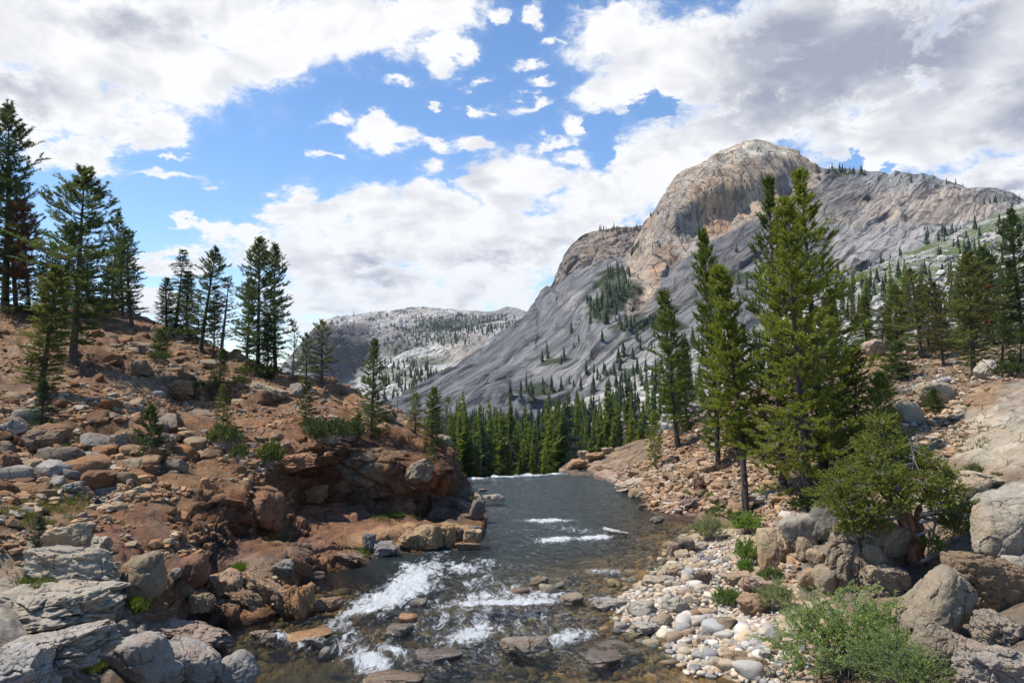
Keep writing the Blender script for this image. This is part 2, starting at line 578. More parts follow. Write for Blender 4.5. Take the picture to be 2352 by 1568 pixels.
cliff = np.clip(blob(pxl, pyl, 800, 1090, 230, 110) + blob(pxl, pyl, 980, 1110, 130, 100) + 0.8 * blob(pxl, pyl, 560, 1190, 120, 60), 0, 1)
ledge = np.clip(blob(pxl, pyl, 850, 1230, 330, 60) + blob(pxl, pyl, 450, 1290, 200, 90), 0, 1)
gran = np.clip(blob(pxl, pyl, 60, 1450, 380, 170) + blob(pxl, pyl, 60, 1280, 200, 70), 0, 1)
scree = np.clip(1 - cliff - ledge - gran, 0, 1)
NL = grid_normals(PL)
strat = PL * np.array([0.55, 0.55, 1.3]) + 0.25 * np.stack([fbm(PL * 0.4, 3, s) for s in (1, 2, 3)], -1)
tilted = np.stack([strat[..., 0] * 0.8 + strat[..., 2] * 0.5, strat[..., 1], strat[..., 2] * 0.9 - strat[..., 0] * 0.45], -1)
H = 0.55 * fbm(PL * 0.16, 4, 21)
H += cliff * (0.75 * facets(tilted * 0.55, 31, 0.7, 0.6, 0.30, 0.06) + 0.30 * facets(tilted * 1.6, 32, 0.8, 0.5, 0.25, 0.08) + 0.08 * facets(PL * 3.4, 33, .8, .5, .2, .1))
H += ledge * (0.42 * facets(tilted * 0.7, 34, 0.7, 0.5, 0.25, 0.05) + 0.20 * facets(tilted * 1.9, 35, 0.8, 0.5, 0.25, 0.08) + 0.05 * facets(PL * 4.0, 36, .8, .5, .2, .1))
H += gran * (0.50 * facets(tilted * np.array([.6, .6, 1.1]), 37, 0.6, 0.6, 0.35, 0.05) + 0.18 * facets(tilted * np.array([1.7, 1.7, 2.6]), 38, 0.8, 0.5, 0.3, 0.07) + 0.05 * facets(PL * 4.5, 40, .8, .5, .2, .1))
RS = row_step(PL)
outc = sstep(-0.10, 0.10, fbm(PL * 0.11 + 5, 3, 77))
fine_ok = 1 - sstep(0.08, 0.22, RS)
mid_ok = 1 - sstep(0.20, 0.55, RS)
H += scree * (outc * (0.75 * (0.45 + 0.55 * mid_ok) * facets(tilted * 0.42, 41, 0.7, 0.9, 0.3, 0.06) + 0.42 * mid_ok * facets(tilted * 1.1, 44, 0.8, 0.7, 0.3, 0.08)) + 0.10 * fine_ok * facets(PL * 2.4, 42, 0.9, 0.5, 0.2, 0.1) + 0.16 * fbm(PL * 0.6, 3, 43))
H += 0.34 * np.clip(blob(pxl, pyl, 860, 1225, 260, 45) + blob(pxl, pyl, 690, 1290, 90, 40) + blob(pxl, pyl, 1060, 1235, 60, 30), 0, 1)
nb = 6
fade = np.ones(PL.shape[1])
fade[:nb] = np.linspace(0.3, 1, nb)
fade[-14:] *= np.linspace(1, 0.5, 14)
def comb_free(P, H):
    asp = np.linalg.norm(np.gradient(P, axis=1), axis=-1) / (np.linalg.norm(np.gradient(P, axis=0), axis=-1) + 1e-6)
    w = sstep(0.9, 2.2, asp)
    return (1 - w) * (0.35 * soft(H) + 0.65 * H) + w * soft(soft(soft(soft(H))))


PL = PL + NL * (comb_free(PL, H) * fade[None])[..., None]
pxl, pyl = proj(PL)
RUST, TAN, GREY, DARKB, ORANGE, PALE, OLIVE, PINK = (0.20, 0.10, 0.055), (0.33, 0.225, 0.135), (0.27, 0.25, 0.225), (0.105, 0.068, 0.045), (0.34, 0.17, 0.06), (0.44, 0.40, 0.335), (0.15, 0.135, 0.07), (0.29, 0.185, 0.135)
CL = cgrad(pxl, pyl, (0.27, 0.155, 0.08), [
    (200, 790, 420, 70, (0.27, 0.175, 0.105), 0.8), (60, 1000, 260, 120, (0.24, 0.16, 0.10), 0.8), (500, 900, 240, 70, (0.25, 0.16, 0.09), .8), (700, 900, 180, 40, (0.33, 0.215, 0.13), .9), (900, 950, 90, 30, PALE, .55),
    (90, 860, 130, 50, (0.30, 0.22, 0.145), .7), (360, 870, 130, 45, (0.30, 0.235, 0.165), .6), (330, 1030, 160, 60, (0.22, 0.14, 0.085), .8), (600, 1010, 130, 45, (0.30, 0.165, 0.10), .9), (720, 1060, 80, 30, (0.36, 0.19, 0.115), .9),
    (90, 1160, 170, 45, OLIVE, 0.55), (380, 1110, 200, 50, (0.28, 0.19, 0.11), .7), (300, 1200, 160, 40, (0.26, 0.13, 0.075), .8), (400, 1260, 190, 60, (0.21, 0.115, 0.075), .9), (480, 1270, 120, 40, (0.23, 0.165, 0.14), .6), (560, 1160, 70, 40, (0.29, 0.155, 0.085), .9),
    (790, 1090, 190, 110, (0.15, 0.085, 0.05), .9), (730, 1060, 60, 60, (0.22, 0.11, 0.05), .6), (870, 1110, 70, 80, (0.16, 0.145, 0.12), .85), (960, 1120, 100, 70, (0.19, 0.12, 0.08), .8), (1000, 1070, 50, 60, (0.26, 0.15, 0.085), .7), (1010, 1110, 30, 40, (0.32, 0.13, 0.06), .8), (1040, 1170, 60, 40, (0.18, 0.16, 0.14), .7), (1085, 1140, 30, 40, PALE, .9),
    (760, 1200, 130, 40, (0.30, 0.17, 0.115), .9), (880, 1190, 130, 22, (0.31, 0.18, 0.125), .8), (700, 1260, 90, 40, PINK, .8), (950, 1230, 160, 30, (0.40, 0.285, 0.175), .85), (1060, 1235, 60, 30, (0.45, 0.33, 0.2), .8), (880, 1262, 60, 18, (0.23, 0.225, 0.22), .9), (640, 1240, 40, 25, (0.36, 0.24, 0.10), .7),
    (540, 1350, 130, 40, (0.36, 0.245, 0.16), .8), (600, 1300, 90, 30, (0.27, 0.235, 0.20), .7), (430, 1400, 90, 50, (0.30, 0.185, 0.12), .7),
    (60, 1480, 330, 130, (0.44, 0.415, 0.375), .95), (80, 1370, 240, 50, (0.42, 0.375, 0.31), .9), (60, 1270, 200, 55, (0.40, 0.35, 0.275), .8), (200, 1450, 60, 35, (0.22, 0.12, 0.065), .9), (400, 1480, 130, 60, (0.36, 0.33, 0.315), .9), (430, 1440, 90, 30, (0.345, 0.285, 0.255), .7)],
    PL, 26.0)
CL *= (1.0 + 0.35 * np.clip(facets(PL * 1.4, 61, 0.2, 1.6, 0, .1), -1, 1))[..., None]
f1, f2, off, hid = worley(PL * 2.6, 65)
rr = ((hid >> 7) & 255) / 255.0
mixs = (scree * sstep(0.6, 0.95, rr) * 0.45)[..., None]
CL = CL * (1 - mixs) + np.array((0.36, 0.30, 0.225)) * mixs
mar = (sstep(0.02, 0.22, fbm(PL * 0.55, 4, 71)) * (1 - gran) * 0.6)[..., None]
CL = CL * (1 - mar) + CL * np.array((0.50, 0.42, 0.44)) * mar
och = (sstep(0.10, 0.30, fbm(PL * 0.45 + 3, 4, 72)) * (1 - gran) * 0.55)[..., None]
CL = CL * (1 - och) + np.array((0.36, 0.245, 0.135)) * och
gry = (sstep(0.12, 0.30, fbm(PL * 0.7 + 9, 4, 73)) * (1 - gran) * 0.5)[..., None]
CL = CL * (1 - gry) + np.array((0.27, 0.235, 0.195)) * gry
wet = np.clip(1 - np.abs(PL[..., 2] - 0.02) / 0.16, 0, 1)[..., None]
CL = CL * (1 - 0.55 * (wet > 0.01) * np.clip(wet * 2, 0, 1)) + np.array((0.10, 0.028, 0.012)) * wet * 0.22
CL = CL * (np.array((1.04, 0.90, 0.78)) * (1 - gran[..., None]) + np.array((1.04, 1.0, 0.93)) * gran[..., None])
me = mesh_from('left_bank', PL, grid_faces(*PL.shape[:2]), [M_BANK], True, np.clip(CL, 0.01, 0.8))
me.set_sharp_from_angle(angle=math.radians(38))
add('left_hillside', me, kind='structure')
keep_sheet('L', PL)

# ------------------------------------------------------------------ right bank
R_TOP = line([(1284, 1078), (1300, 1066), (1340, 1046), (1400, 1034), (1480, 1010), (1560, 982), (1640, 935), (1760, 885), (1880, 838), (1990, 797), (2110, 785), (2200, 776), (2280, 762), (2352, 750), (2760, 670)])
R_BOT = line([(1284, 1092), (1400, 1106), (1440, 1132), (1490, 1174), (1540, 1192), (1590, 1200), (1660, 1205), (1730, 1225), (1770, 1300), (1800, 1390), (1850, 1470), (1900, 1600), (1960, 1700), (2760, 1760)])
r_pts = [(1284, 1080, 52), wl(1284, 1092), wl(1400, 1106), wl(1440, 1132), wl(1490, 1174), wl(1540, 1190), wl(1590, 1198), (1660, 1205, 31.7), (1730, 1225, 29.5), (1770, 1300, 24.0), (1800, 1390, 19.8), (1850, 1470, 17.2), (1900, 1600, 14.2),
         (1960, 1700, 12.2), (2400, 1700, 10.6), (2750, 1700, 9.5), (1340, 1046, 53.5), (1400, 1036, 53), (1480, 1012, 51), (1560, 985, 48), (1640, 938, 48), (1760, 888, 48), (1880, 842, 50), (1990, 800, 52), (2110, 790, 54), (2280, 767, 54), (2352, 755, 53), (2750, 680, 48),
         (1340, 1070, 51), (1400, 1075, 48), (1500, 1060, 44), (1500, 1110, 40), (1600, 1050, 40.5), (1600, 1120, 36), (1560, 1165, 35), (1700, 1100, 35.5), (1700, 1160, 32.2), (1700, 1000, 40), (1800, 1000, 37), (1860, 1160, 28), (1800, 1200, 27), (1890, 1085, 31), (1800, 1100, 32.5),
         (1860, 1260, 23), (1850, 1380, 19.4), (1960, 1210, 22.5), (1960, 1330, 19.8), (1990, 1420, 17.3), (2100, 1290, 20), (2100, 1180, 22.8), (2100, 1080, 26), (2100, 1400, 16.8), (2100, 1568, 13.6), (2250, 1568, 12.9), (2352, 1568, 12.3), (2352, 1430, 14.3), (2352, 1300, 16.8), (2250, 1200, 19.5), (2352, 1180, 18.8),
         (2352, 1050, 22.5), (2200, 1050, 25.5), (2100, 980, 30), (2200, 960, 29.5), (2352, 930, 27.5), (2352, 840, 35), (2250, 860, 36), (2150, 900, 35), (2050, 920, 34), (2000, 1000, 31.5), (1980, 900, 40), (2080, 850, 44), (2200, 830, 44), (2700, 1000, 20), (2700, 1300, 14.5), (2700, 850, 30)]
dr = TPS(r_pts, 3e-4)
PR = sheet(1284, 2760, 2.8, R_TOP, R_BOT, 350, dr, back=[(0.4, -0.03), (1.2, -0.2), (3, -1.0), (7, -3.5), (14, -9)], front=[(-0.1, -0.1, -0.12), (-0.3, -0.4, -0.45), (-0.6, -0.8, -1.1)], pw=1.2)
pxr, pyr = proj(PR)
slab = np.clip(blob(pxr, pyr, 2250, 1020, 250, 110) + blob(pxr, pyr, 2280, 1180, 180, 110) + blob(pxr, pyr, 1340, 1070, 110, 30), 0, 1)
outr = np.clip(blob(pxr, pyr, 1950, 1290, 170, 110) + blob(pxr, pyr, 2230, 1400, 180, 170), 0, 1)
rub = np.clip(1 - slab - outr, 0, 1)
NR = grid_normals(PR)
wob = 0.3 * np.stack([fbm(PR * 0.35, 3, s) for s in (4, 5, 6)], -1)
q = PR * np.array([.5, .5, 1.0]) + wob
H = 0.45 * fbm(PR * 0.17, 4, 121)
RS = row_step(PR)
fine_ok = 1 - sstep(0.08, 0.22, RS)
mid_ok = 1 - sstep(0.25, 0.6, RS)
H += slab * (1 - sstep(0.4, 1.0, RS)) * (0.40 * facets(q * 0.65, 131, 0.6, 0.5, 0.3, 0.05) + 0.20 * facets(q * np.array([1.4, 1.4, 3.]), 132, 0.7, 0.5, 0.35, 0.06) + 0.03 * facets(PR * 3.5, 133, .8, .5, .2, .1))
H += outr * (0.40 * facets(q * 0.8, 134, 0.6, 0.5, 0.4, 0.07) + 0.12 * facets(q * 2.2, 135, 0.8, 0.5, 0.3, 0.08) + 0.04 * facets(PR * 4.0, 136, .8, .5, .2, .1))
RS = row_step(PR)
fine_ok = 1 - sstep(0.08, 0.22, RS)
mid_ok = 1 - sstep(0.25, 0.6, RS)
H += rub * (0.22 * (0.2 + 0.8 * mid_ok) * facets(q * 0.9, 141, 0.7, 0.6, 0.2, 0.1) + 0.09 * fine_ok * facets(PR * 2.3, 142, 0.9, 0.5, 0.2, 0.1) + 0.12 * fbm(PR * 0.6, 3, 143))
fade = np.ones(PR.shape[1])
fade[:5] = np.linspace(0.3, 1, 5)
fade[-30:] *= np.linspace(1, 0.3, 30)
edge = np.clip((np.arange(PR.shape[0])) / 14.0, 0.1, 1)
PR = PR + NR * (comb_free(PR, H) * fade[None] * edge[:, None])[..., None]
pxr, pyr = proj(PR)
CR = cgrad(pxr, pyr, (0.30, 0.215, 0.14), [
    (1340, 1075, 110, 28, (0.36, 0.245, 0.175), .9), (1440, 1110, 60, 30, (0.44, 0.385, 0.315), .85), (1560, 1090, 110, 50, (0.33, 0.205, 0.115), .9), (1590, 1010, 70, 40, (0.31, 0.17, 0.085), .8), (1560, 1165, 70, 26, (0.235, 0.145, 0.115), .85), (1640, 1130, 60, 40, (0.23, 0.14, 0.10), .7),
    (1700, 1000, 130, 80, (0.25, 0.20, 0.14), .6), (1760, 1170, 120, 50, (0.37, 0.335, 0.285), .8), (1850, 1110, 90, 60, (0.20, 0.16, 0.105), .7),
    (2100, 850, 170, 50, (0.29, 0.205, 0.135), .9), (2080, 900, 90, 25, (0.225, 0.165, 0.12), .8), (2300, 800, 130, 40, (0.30, 0.24, 0.165), .6), (2000, 830, 50, 30, (0.34, 0.19, 0.10), .7),
    (2250, 920, 130, 40, (0.38, 0.24, 0.14), .9), (2300, 1000, 200, 70, (0.52, 0.43, 0.315), .95), (2180, 1010, 80, 50, (0.48, 0.38, 0.265), .8), (2340, 930, 60, 60, (0.46, 0.39, 0.30), .8), (2280, 1150, 170, 60, (0.43, 0.375, 0.295), .9), (2200, 960, 50, 30, (0.36, 0.31, 0.23), .6), (2300, 1250, 110, 50, (0.38, 0.35, 0.30), .8),
    (1950, 1300, 170, 100, (0.32, 0.265, 0.20), .9), (2000, 1260, 70, 80, (0.17, 0.15, 0.135), .7), (2240, 1400, 180, 130, (0.29, 0.225, 0.16), .8), (2280, 1540, 130, 60, (0.36, 0.33, 0.295), .9), (1790, 1260, 60, 60, (0.42, 0.34, 0.23), .8)],
    PR, 24.0, 15)
CR *= (1.0 + 0.30 * np.clip(facets(PR * 1.5, 161, 0.2, 1.6, 0, .1), -1, 1))[..., None]
wet = np.clip(1 - np.abs(PR[..., 2] - 0.03) / 0.13, 0, 1)[..., None]
CR = CR * (1 - 0.5 * np.clip(wet * 2, 0, 1))
CR = CR * (1 + 0.28 * slab[..., None] * np.array((0.8, 1.0, 1.2)))
me = mesh_from('right_bank', PR, grid_faces(*PR.shape[:2]), [M_BANK], True, np.clip(CR, 0.01, 0.8))
me.set_sharp_from_angle(angle=math.radians(38))
add('right_hillside', me, kind='structure')
keep_sheet('R', PR)

# ------------------------------------------------------------------ river bed with the gravel bar
bed_pts = []
for (px, py, z) in [
        (600, 1500, -0.35), (700, 1470, -0.25), (620, 1440, -0.25), (800, 1350, -0.6), (720, 1350, -0.30), (950, 1400, -0.45), (1000, 1500, -0.45), (850, 1560, -0.45), (1150, 1530, -0.35), (1200, 1440, -0.35), (1300, 1400, -0.22), (1050, 1300, -0.8), (1200, 1280, -0.8), (1300, 1230, -0.9),
        (1400, 1260, -0.6), (1480, 1250, -0.35), (1200, 1180, -1.1), (1350, 1170, -0.9), (1450, 1190, -0.6), (1200, 1120, -1.2), (1300, 1110, -0.8), (1150, 1095, -0.9), (1300, 1095, -0.4), (1550, 1215, -0.15), (1500, 1230, -0.25),
        (1420, 1320, -0.12), (1350, 1350, -0.18), (1330, 1450, -0.25), (1400, 1500, -0.2), (1480, 1540, -0.16), (1600, 1590, -0.12), (1000, 1640, -0.5), (600, 1640, -0.5), (1400, 1640, -0.3), (1750, 1640, -0.12),
        (1600, 1225, 0.06), (1560, 1290, 0.08), (1500, 1320, 0.05), (1450, 1360, 0.04), (1650, 1260, 0.3), (1700, 1230, 0.3), (1560, 1340, 0.22), (1640, 1330, 0.4), (1500, 1400, 0.16), (1440, 1410, 0.05), (1580, 1400, 0.30), (1680, 1380, 0.45), (1530, 1450, 0.02), (1600, 1450, 0.16), (1460, 1460, -0.02),
        (1700, 1440, 0.38), (1560, 1500, 0.02), (1640, 1500, 0.2), (1750, 1500, 0.32), (1650, 1548, 0.03), (1780, 1550, 0.12), (1850, 1540, 0.25), (1800, 1350, 0.7), (1800, 1450, 0.6), (1900, 1500, 0.5), (1760, 1290, 0.6), (1560, 1475, -0.04), (1620, 1425, 0.10)]:
    p = onz(px, py, z)
    bed_pts.append((p[0], p[1], z))
bed_pts += [(-12, 12, 0.2), (-12, 25, -0.5), (-12, 40, -0.5), (14, 45, 0), (0, 60, -1.2), (12, 14, 0.3), (14, 30, 0.3), (-6, 50, -1), (8, 52, -.5)]


class TPSLin(TPS):
    def __init__(self, pts, reg=1e-3):
        a = np.array(pts, float).copy()
        a[:, :2] *= 50.0
        a[:, 2] = np.exp(a[:, 2])
        super().__init__(a, reg)

    def __call__(self, x, y):
        return np.log(super().__call__(np.asarray(x) * 50.0, np.asarray(y) * 50.0))


bedf = TPSLin(bed_pts, 2e-3)
LIP = 48.6
gx = np.arange(380, 1960, 4.0)
gy = np.concatenate([np.linspace(1700, 1300, 150), np.linspace(1298, 1180, 60)[1:], np.linspace(1179, 1093, 60)[1:]])
GX, GY = np.meshgrid(gx, gy, indexing='ij')
PBp = onz(GX, GY, 0.0)
zb = bedf(PBp[..., 0], PBp[..., 1])
zb = zb + 0.10 * fbm(PBp * 0.9, 4, 201) + 0.05 * facets(PBp * 2.2, 203, .6, .7, .1, .1)
PB = PBp.copy()
PB[..., 2] = np.clip(zb, -1.5, 1.2)
cb = np.array((0.24, 0.165, 0.075)) * (1 + 0.5 * fbm(PBp * 0.8, 4, 205))[..., None]
deep = np.clip((-PB[..., 2] - 0.2) / 0.7, 0, 1)[..., None]
cb = cb * (1 - deep * .75) + np.array((0.055, 0.075, 0.058)) * deep * .75
f1, f2, off, hid = worley(PBp * np.array([2.6, 2.6, 1]), 206)
cb = cb * (0.55 + 0.9 * (((hid >> 4) & 255) / 255.0))[..., None]
dry = sstep(-0.02, 0.05, PB[..., 2])[..., None]
sand = np.array((0.40, 0.315, 0.22)) * (0.85 + 0.5 * fbm(PBp * 2.0, 3, 207))[..., None]
cb = cb * (1 - dry) + sand * dry
M_BED = rock_mat('river_gravel', 'tint', 3.0, 0.7, lichen=0.15, vary=0.5, crack=0.1, dist=0.15)
me = mesh_from('riverbed', PB, grid_faces(*PB.shape[:2])[:, ::-1], [M_BED], True, np.clip(cb, 0.01, .7))
add('riverbed', me, kind='structure')
keep_sheet('B', PB)

# ------------------------------------------------------------------ river water
gx = np.arange(380, 1960, 3.0)
gy = np.concatenate([np.linspace(1700, 1420, 100), np.linspace(1418, 1250, 85)[1:], np.linspace(1249, 1150, 70)[1:], np.linspace(1149.4, 1094, 70)[1:]])
GX, GY = np.meshgrid(gx, gy, indexing='ij')
far = np.interp(gx, [1000, 1065, 1290, 1400], [1101, 1098, 1086.5, 1083]) + 2.2 * fbm(np.stack([gx * 0.03, gx * 0, gx * 0], -1), 4, 299)
GY = np.where(GY < 1150, 1150 - (1150 - GY) * ((1150 - far) / (1150 - 1094.0))[:, None], GY)
PW = onz(GX, GY, 0.0)
FOAM = [(940, 1340, 55, 26, 1.0, -.5), (900, 1372, 85, 20, .95, -.35), (835, 1402, 60, 13, .8, -.3), (1060, 1305, 50, 13, .62, .1), (1120, 1296, 45, 11, .5, .1), (1160, 1388, 110, 9, 1.0, -.06), (1130, 1368, 85, 16, .6, -.1), (1105, 1335, 40, 24, .45, 0),
        (1240, 1372, 70, 12, .7, -.1), (1080, 1462, 42, 17, .95, -.3), (1040, 1485, 45, 10, .6, -.3), (1295, 1468, 55, 15, .75, -.2), (1330, 1460, 40, 12, .6, -.2), (850, 1522, 42, 22, .9, .3), (800, 1480, 45, 40, .5, .2), (905, 1500, 36, 10, .7, .3),
        (775, 1438, 50, 22, .5, -.2), (1258, 1196, 42, 3.5, .85, 0), (1275, 1240, 34, 4.5, 1.0, -.05), (1362, 1236, 34, 4.5, 1.0, -.05), (1330, 1218, 60, 9, .42, .1), (1385, 1312, 50, 6, .5, 0), (1065, 1300, 30, 8, .6, 0), (945, 1303, 25, 7, .8, .2), (1085, 1098, 25, 2.5, .9, 0), (1150, 1094, 40, 1.8, .9, 0), (1215, 1091, 30, 1.6, .9, 0), (1270, 1088, 24, 1.2, .8, 0), (640, 1462, 45, 10, .6, 0), (700, 1485, 60, 14, .35, .1), (1120, 1510, 50, 25, .35, .4), (1000, 1420, 80, 20, .3, -.2), (1140, 1170, 40, 5, .25, 0), (1020, 1265, 60, 6, .4, -.1), (960, 1530, 90, 25, .3, .2), (1390, 1375, 40, 8, .4, 0), (1440, 1240, 20, 3, .4, 0)]
foam = np.zeros(GX.shape)
for (x, y, rx, ry, s, sk) in FOAM:
    dx, dy = GX - x, GY - y - sk * (GX - x)
    foam = np.maximum(foam, s * np.exp(-((dx / rx) ** 2 + (dy / ry) ** 2) * 0.42))
rap = np.clip(blob(GX, GY, 1060, 1420, 330, 130) + .5 * blob(GX, GY, 1310, 1225, 110, 30), 0, 1)
foam = np.clip(np.maximum(foam, 0.37 * rap), 0, 1)
rough = np.clip(0.55 + 0.9 * rap + 0.75 * foam + 0.35 * sstep(1250, 1400, GY), 0, 1.2)
flow = np.stack([PW[..., 0] + 0.15 * PW[..., 1], PW[..., 1] * 0.62, PW[..., 2]], -1)
wv = 0.055 * fbm(flow * 0.9, 3, 301) + 0.045 * (0.5 - np.abs(fbm(flow * 2.1, 3, 303))) + 0.018 * fbm(flow * 6.0, 2, 305)
humps = 0.16 * blob(GX, GY, 1180, 1412, 170, 16) + 0.14 * blob(GX, GY, 1010, 1500, 110, 28) + 0.10 * blob(GX, GY, 1420, 1500, 150, 22) + 0.10 * blob(GX, GY, 900, 1420, 120, 14) + 0.12 * blob(GX, GY, 930, 1455, 50, 14)
froth = foam * (0.17 * np.abs(fbm(PW * 2.6, 4, 307)) + 0.05 * np.abs(fbm(PW * 8, 2, 309)))
PW[..., 2] += wv * rough + humps + froth
PW[:, :, 2] *= np.clip((np.arange(len(gy))[::-1]) / 4.0, 0.35, 1)[None]
e = PW[:, -1:].copy()
e[..., 2] = 0.01 + 0.35 * np.clip(fbm(e * np.array([1.1, 1.1, 0]), 4, 311), 0, 1)
PW[:, -1:] = e
fall = np.concatenate([e + np.array([0, d, -z]) for d, z in ((.35, .12), (.8, .5), (1.3, 1.6), (1.7, 4), (2, 9))], 1)
PW = np.concatenate([PW, fall], 1)
foam = np.concatenate([foam, np.clip(0.22 + 1.8 * fbm(fall * np.array([.8, .8, .1]), 3, 313), 0.0, 1.0)], 1)
wdepth = np.clip(-bedf(PW[..., 0], PW[..., 1]), 0, 1.5)
m, n = new_mat('river_water')
geo = n('ShaderNodeNewGeometry')
pos = geo.outputs['Position']
fl = n.vec('MULTIPLY', pos, (1.0, 0.55, 1.0))
fa = n('ShaderNodeAttribute', attribute_name='foam').outputs['Fac']
da = n('ShaderNodeAttribute', attribute_name='depth').outputs['Fac']
rip = n.math('ADD', n.noise(fl, 3.6, 5.0, 0.66, 0.8), n.math('MULTIPLY', n.noise(fl, 15.0, 3.0, 0.65, 0.4), 0.5))
rip = n.math('ADD', rip, n.math('MULTIPLY', n.noise(fl, 1.1, 3.0, 0.6, 0.9), 2.0))
bmp = n('ShaderNodeBump', {'Height': rip, 'Strength': 1.0, 'Distance': 0.16})
fre = n('ShaderNodeFresnel', {'IOR': 1.33, 'Normal': bmp.outputs[0]})
tint = n.mix(n.ramp(da, 0.0, 1.0), rgb(0.90, 0.84, 0.66), rgb(0.30, 0.40, 0.36))
tr = n('ShaderNodeBsdfTransparent', {'Color': tint})
gl = n('ShaderNodeBsdfGlossy', {'Color': rgb(0.95, 0.97, 1.0), 'Roughness': 0.04, 'Normal': bmp.outputs[0]})
mx = n('ShaderNodeMixShader', {0: fre.outputs[0], 1: tr.outputs[0], 2: gl.outputs[0]})
# foam is broken into threads by the flow
fw = n.vec('MULTIPLY_ADD', n.noise(fl, 1.6, 3.0, 0.5, color=True), (0.7, 0.7, 0.0), fl)
f_a = n.noise(n.vec('MULTIPLY', fw, (1.0, 0.7, 1.0)), 5.0, 8.0, 0.70, 0.9)
f_b = n.noise(fw, 24.0, 4.0, 0.7, 0.4)
ftex = n.math('ADD', n.math('MULTIPLY', n.math('SUBTRACT', f_a, 0.5), 2.0), n.math('MULTIPLY', n.math('SUBTRACT', f_b, 0.5), 0.7))
fm = n.math('ADD', n.math('MULTIPLY', fa, 1.2), n.math('MULTIPLY', ftex, 1.25))
fmask = n.math('MULTIPLY', n.ramp(fm, 0.38, 1.0), n.ramp(fa, 0.03, 0.25))
streak = n.math('MULTIPLY', n.ramp(n.math('ADD', f_a, n.math('MULTIPLY', f_b, 0.6)), 1.03, 1.16), 0.55)  # fine white streaks over all the water: stray foam and painted glints
fmask = n.math('MINIMUM', n.math('MAXIMUM', fmask, streak), 0.96)
fb = n('ShaderNodeBump', {'Height': n.math('ADD', f_a, n.math('MULTIPLY', f_b, 0.5)), 'Strength': 1.0, 'Distance': 0.25})
fd = n('ShaderNodeBsdfPrincipled', {'Base Color': rgb(0.80, 0.83, 0.85), 'Roughness': 0.55, 'Normal': fb.outputs[0]})
turb = n('ShaderNodeBsdfDiffuse', {'Color': rgb(0.075, 0.10, 0.105)})
body = n('ShaderNodeMixShader', {0: n.ramp(da, 0.25, 1.1, 0.0, 0.26), 1: mx.outputs[0], 2: turb.outputs[0]})
mo = n('ShaderNodeMixShader', {0: fmask, 1: body.outputs[0], 2: fd.outputs[0]})
n('ShaderNodeOutputMaterial', {'Surface': mo.outputs[0]})
M_WATER = m
me = mesh_from('river', PW, grid_faces(*PW.shape[:2])[:, ::-1], [M_WATER], True, floats={'foam': foam, 'depth': wdepth})
add('river', me, kind='structure')
keep_sheet('W', PW)
# ------------------------------------------------------------------ valley floor and talus slope beyond the fall
V_TOP = line([(820, 985), (900, 975), (1000, 962), (1100, 958), (1200, 952), (1300, 932), (1400, 895), (1500, 845), (1650, 785), (1800, 725), (1930, 645), (2100, 575), (2200, 535), (2352, 465), (2800, 330)])
V_BOT = line([(820, 1180), (1100, 1165), (1300, 1160), (1500, 1120), (1640, 1020), (1990, 890), (2352, 850), (2800, 800)])
v_pts = [(820, 1180, 78), (1100, 1165, 80), (1300, 1160, 80), (1500, 1120, 82), (1640, 1020, 84), (1990, 890, 86), (2352, 850, 80), (2800, 800, 75), (900, 1095, 130), (1100, 1095, 130), (1300, 1095, 125), (1000, 1040, 215), (1200, 1040, 210),
         (1000, 990, 330), (1200, 985, 325), (1400, 1000, 190), (1450, 950, 240), (1550, 930, 220), (1650, 880, 230), (1800, 820, 230), (2000, 760, 200), (2200, 700, 210), (2352, 680, 190), (2800, 560, 180),
         (820, 985, 420), (1000, 962, 430), (1200, 952, 430), (1300, 932, 400), (1400, 895, 370), (1500, 845, 370), (1650, 785, 390), (1800, 725, 410), (1930, 645, 430), (2100, 575, 450), (2352, 465, 470), (2800, 330, 470)]
dv = TPS(v_pts, 3e-4)
PV = sheet(820, 2800, 5.0, V_TOP, V_BOT, 150, dv, back=[(10, -1), (30, -6), (80, -30)])
NV = grid_normals(PV)
H = 1.6 * fbm(PV * 0.03, 4, 401) + 1.2 * facets(PV * 0.10, 403, .7, .8, .2, .1) + 0.7 * facets(PV * 0.28, 405, .9, .7, .2, .1)
PV = PV + NV * H[..., None]
pxv, pyv = proj(PV)
g = sstep(-0.05, 0.22, fbm(PV * 0.035, 4, 411))[..., None]
CV = np.array((0.31, 0.30, 0.285)) * (1 + 0.5 * facets(PV * 0.3, 413, .3, 1.2, 0, .1))[..., None]
green = np.array((0.075, 0.105, 0.035)) * (1 + 0.4 * fbm(PV * 0.2, 3, 415))[..., None]
floor = ((1 - sstep(1280, 1450, pxv)) * sstep(940, 985, pyv))[..., None]
right = sstep(1850, 2050, pxv)[..., None]
gg = np.clip(g * (0.65 + 0.35 * right) + floor, 0, 1)
g2 = sstep(-0.12, 0.1, fbm(PV * 0.05, 4, 417))[..., None]
gg = np.clip(np.maximum(gg, right * g2 * 0.9), 0, 1)
CV = CV * (1 - gg) + green * gg
M_TALUS = rock_mat('talus_rock', 'tint', 0.25, 0.8, lichen=0.3, vary=0.5, crack=0.3)
me = mesh_from('talus', PV, grid_faces(*PV.shape[:2]), [M_TALUS], True, np.clip(CV, .02, .7))
me.set_sharp_from_angle(angle=math.radians(35))
add('talus_slope', me, kind='structure')
keep_sheet('V', PV)


# ------------------------------------------------------------------ mountains
def basis(d):
    d = np.array(d, float) / np.linalg.norm(d)
    e2 = np.cross(d, [0, 0, 1.0])
    e2 /= np.linalg.norm(e2)
    return d, e2, np.cross(e2, d)


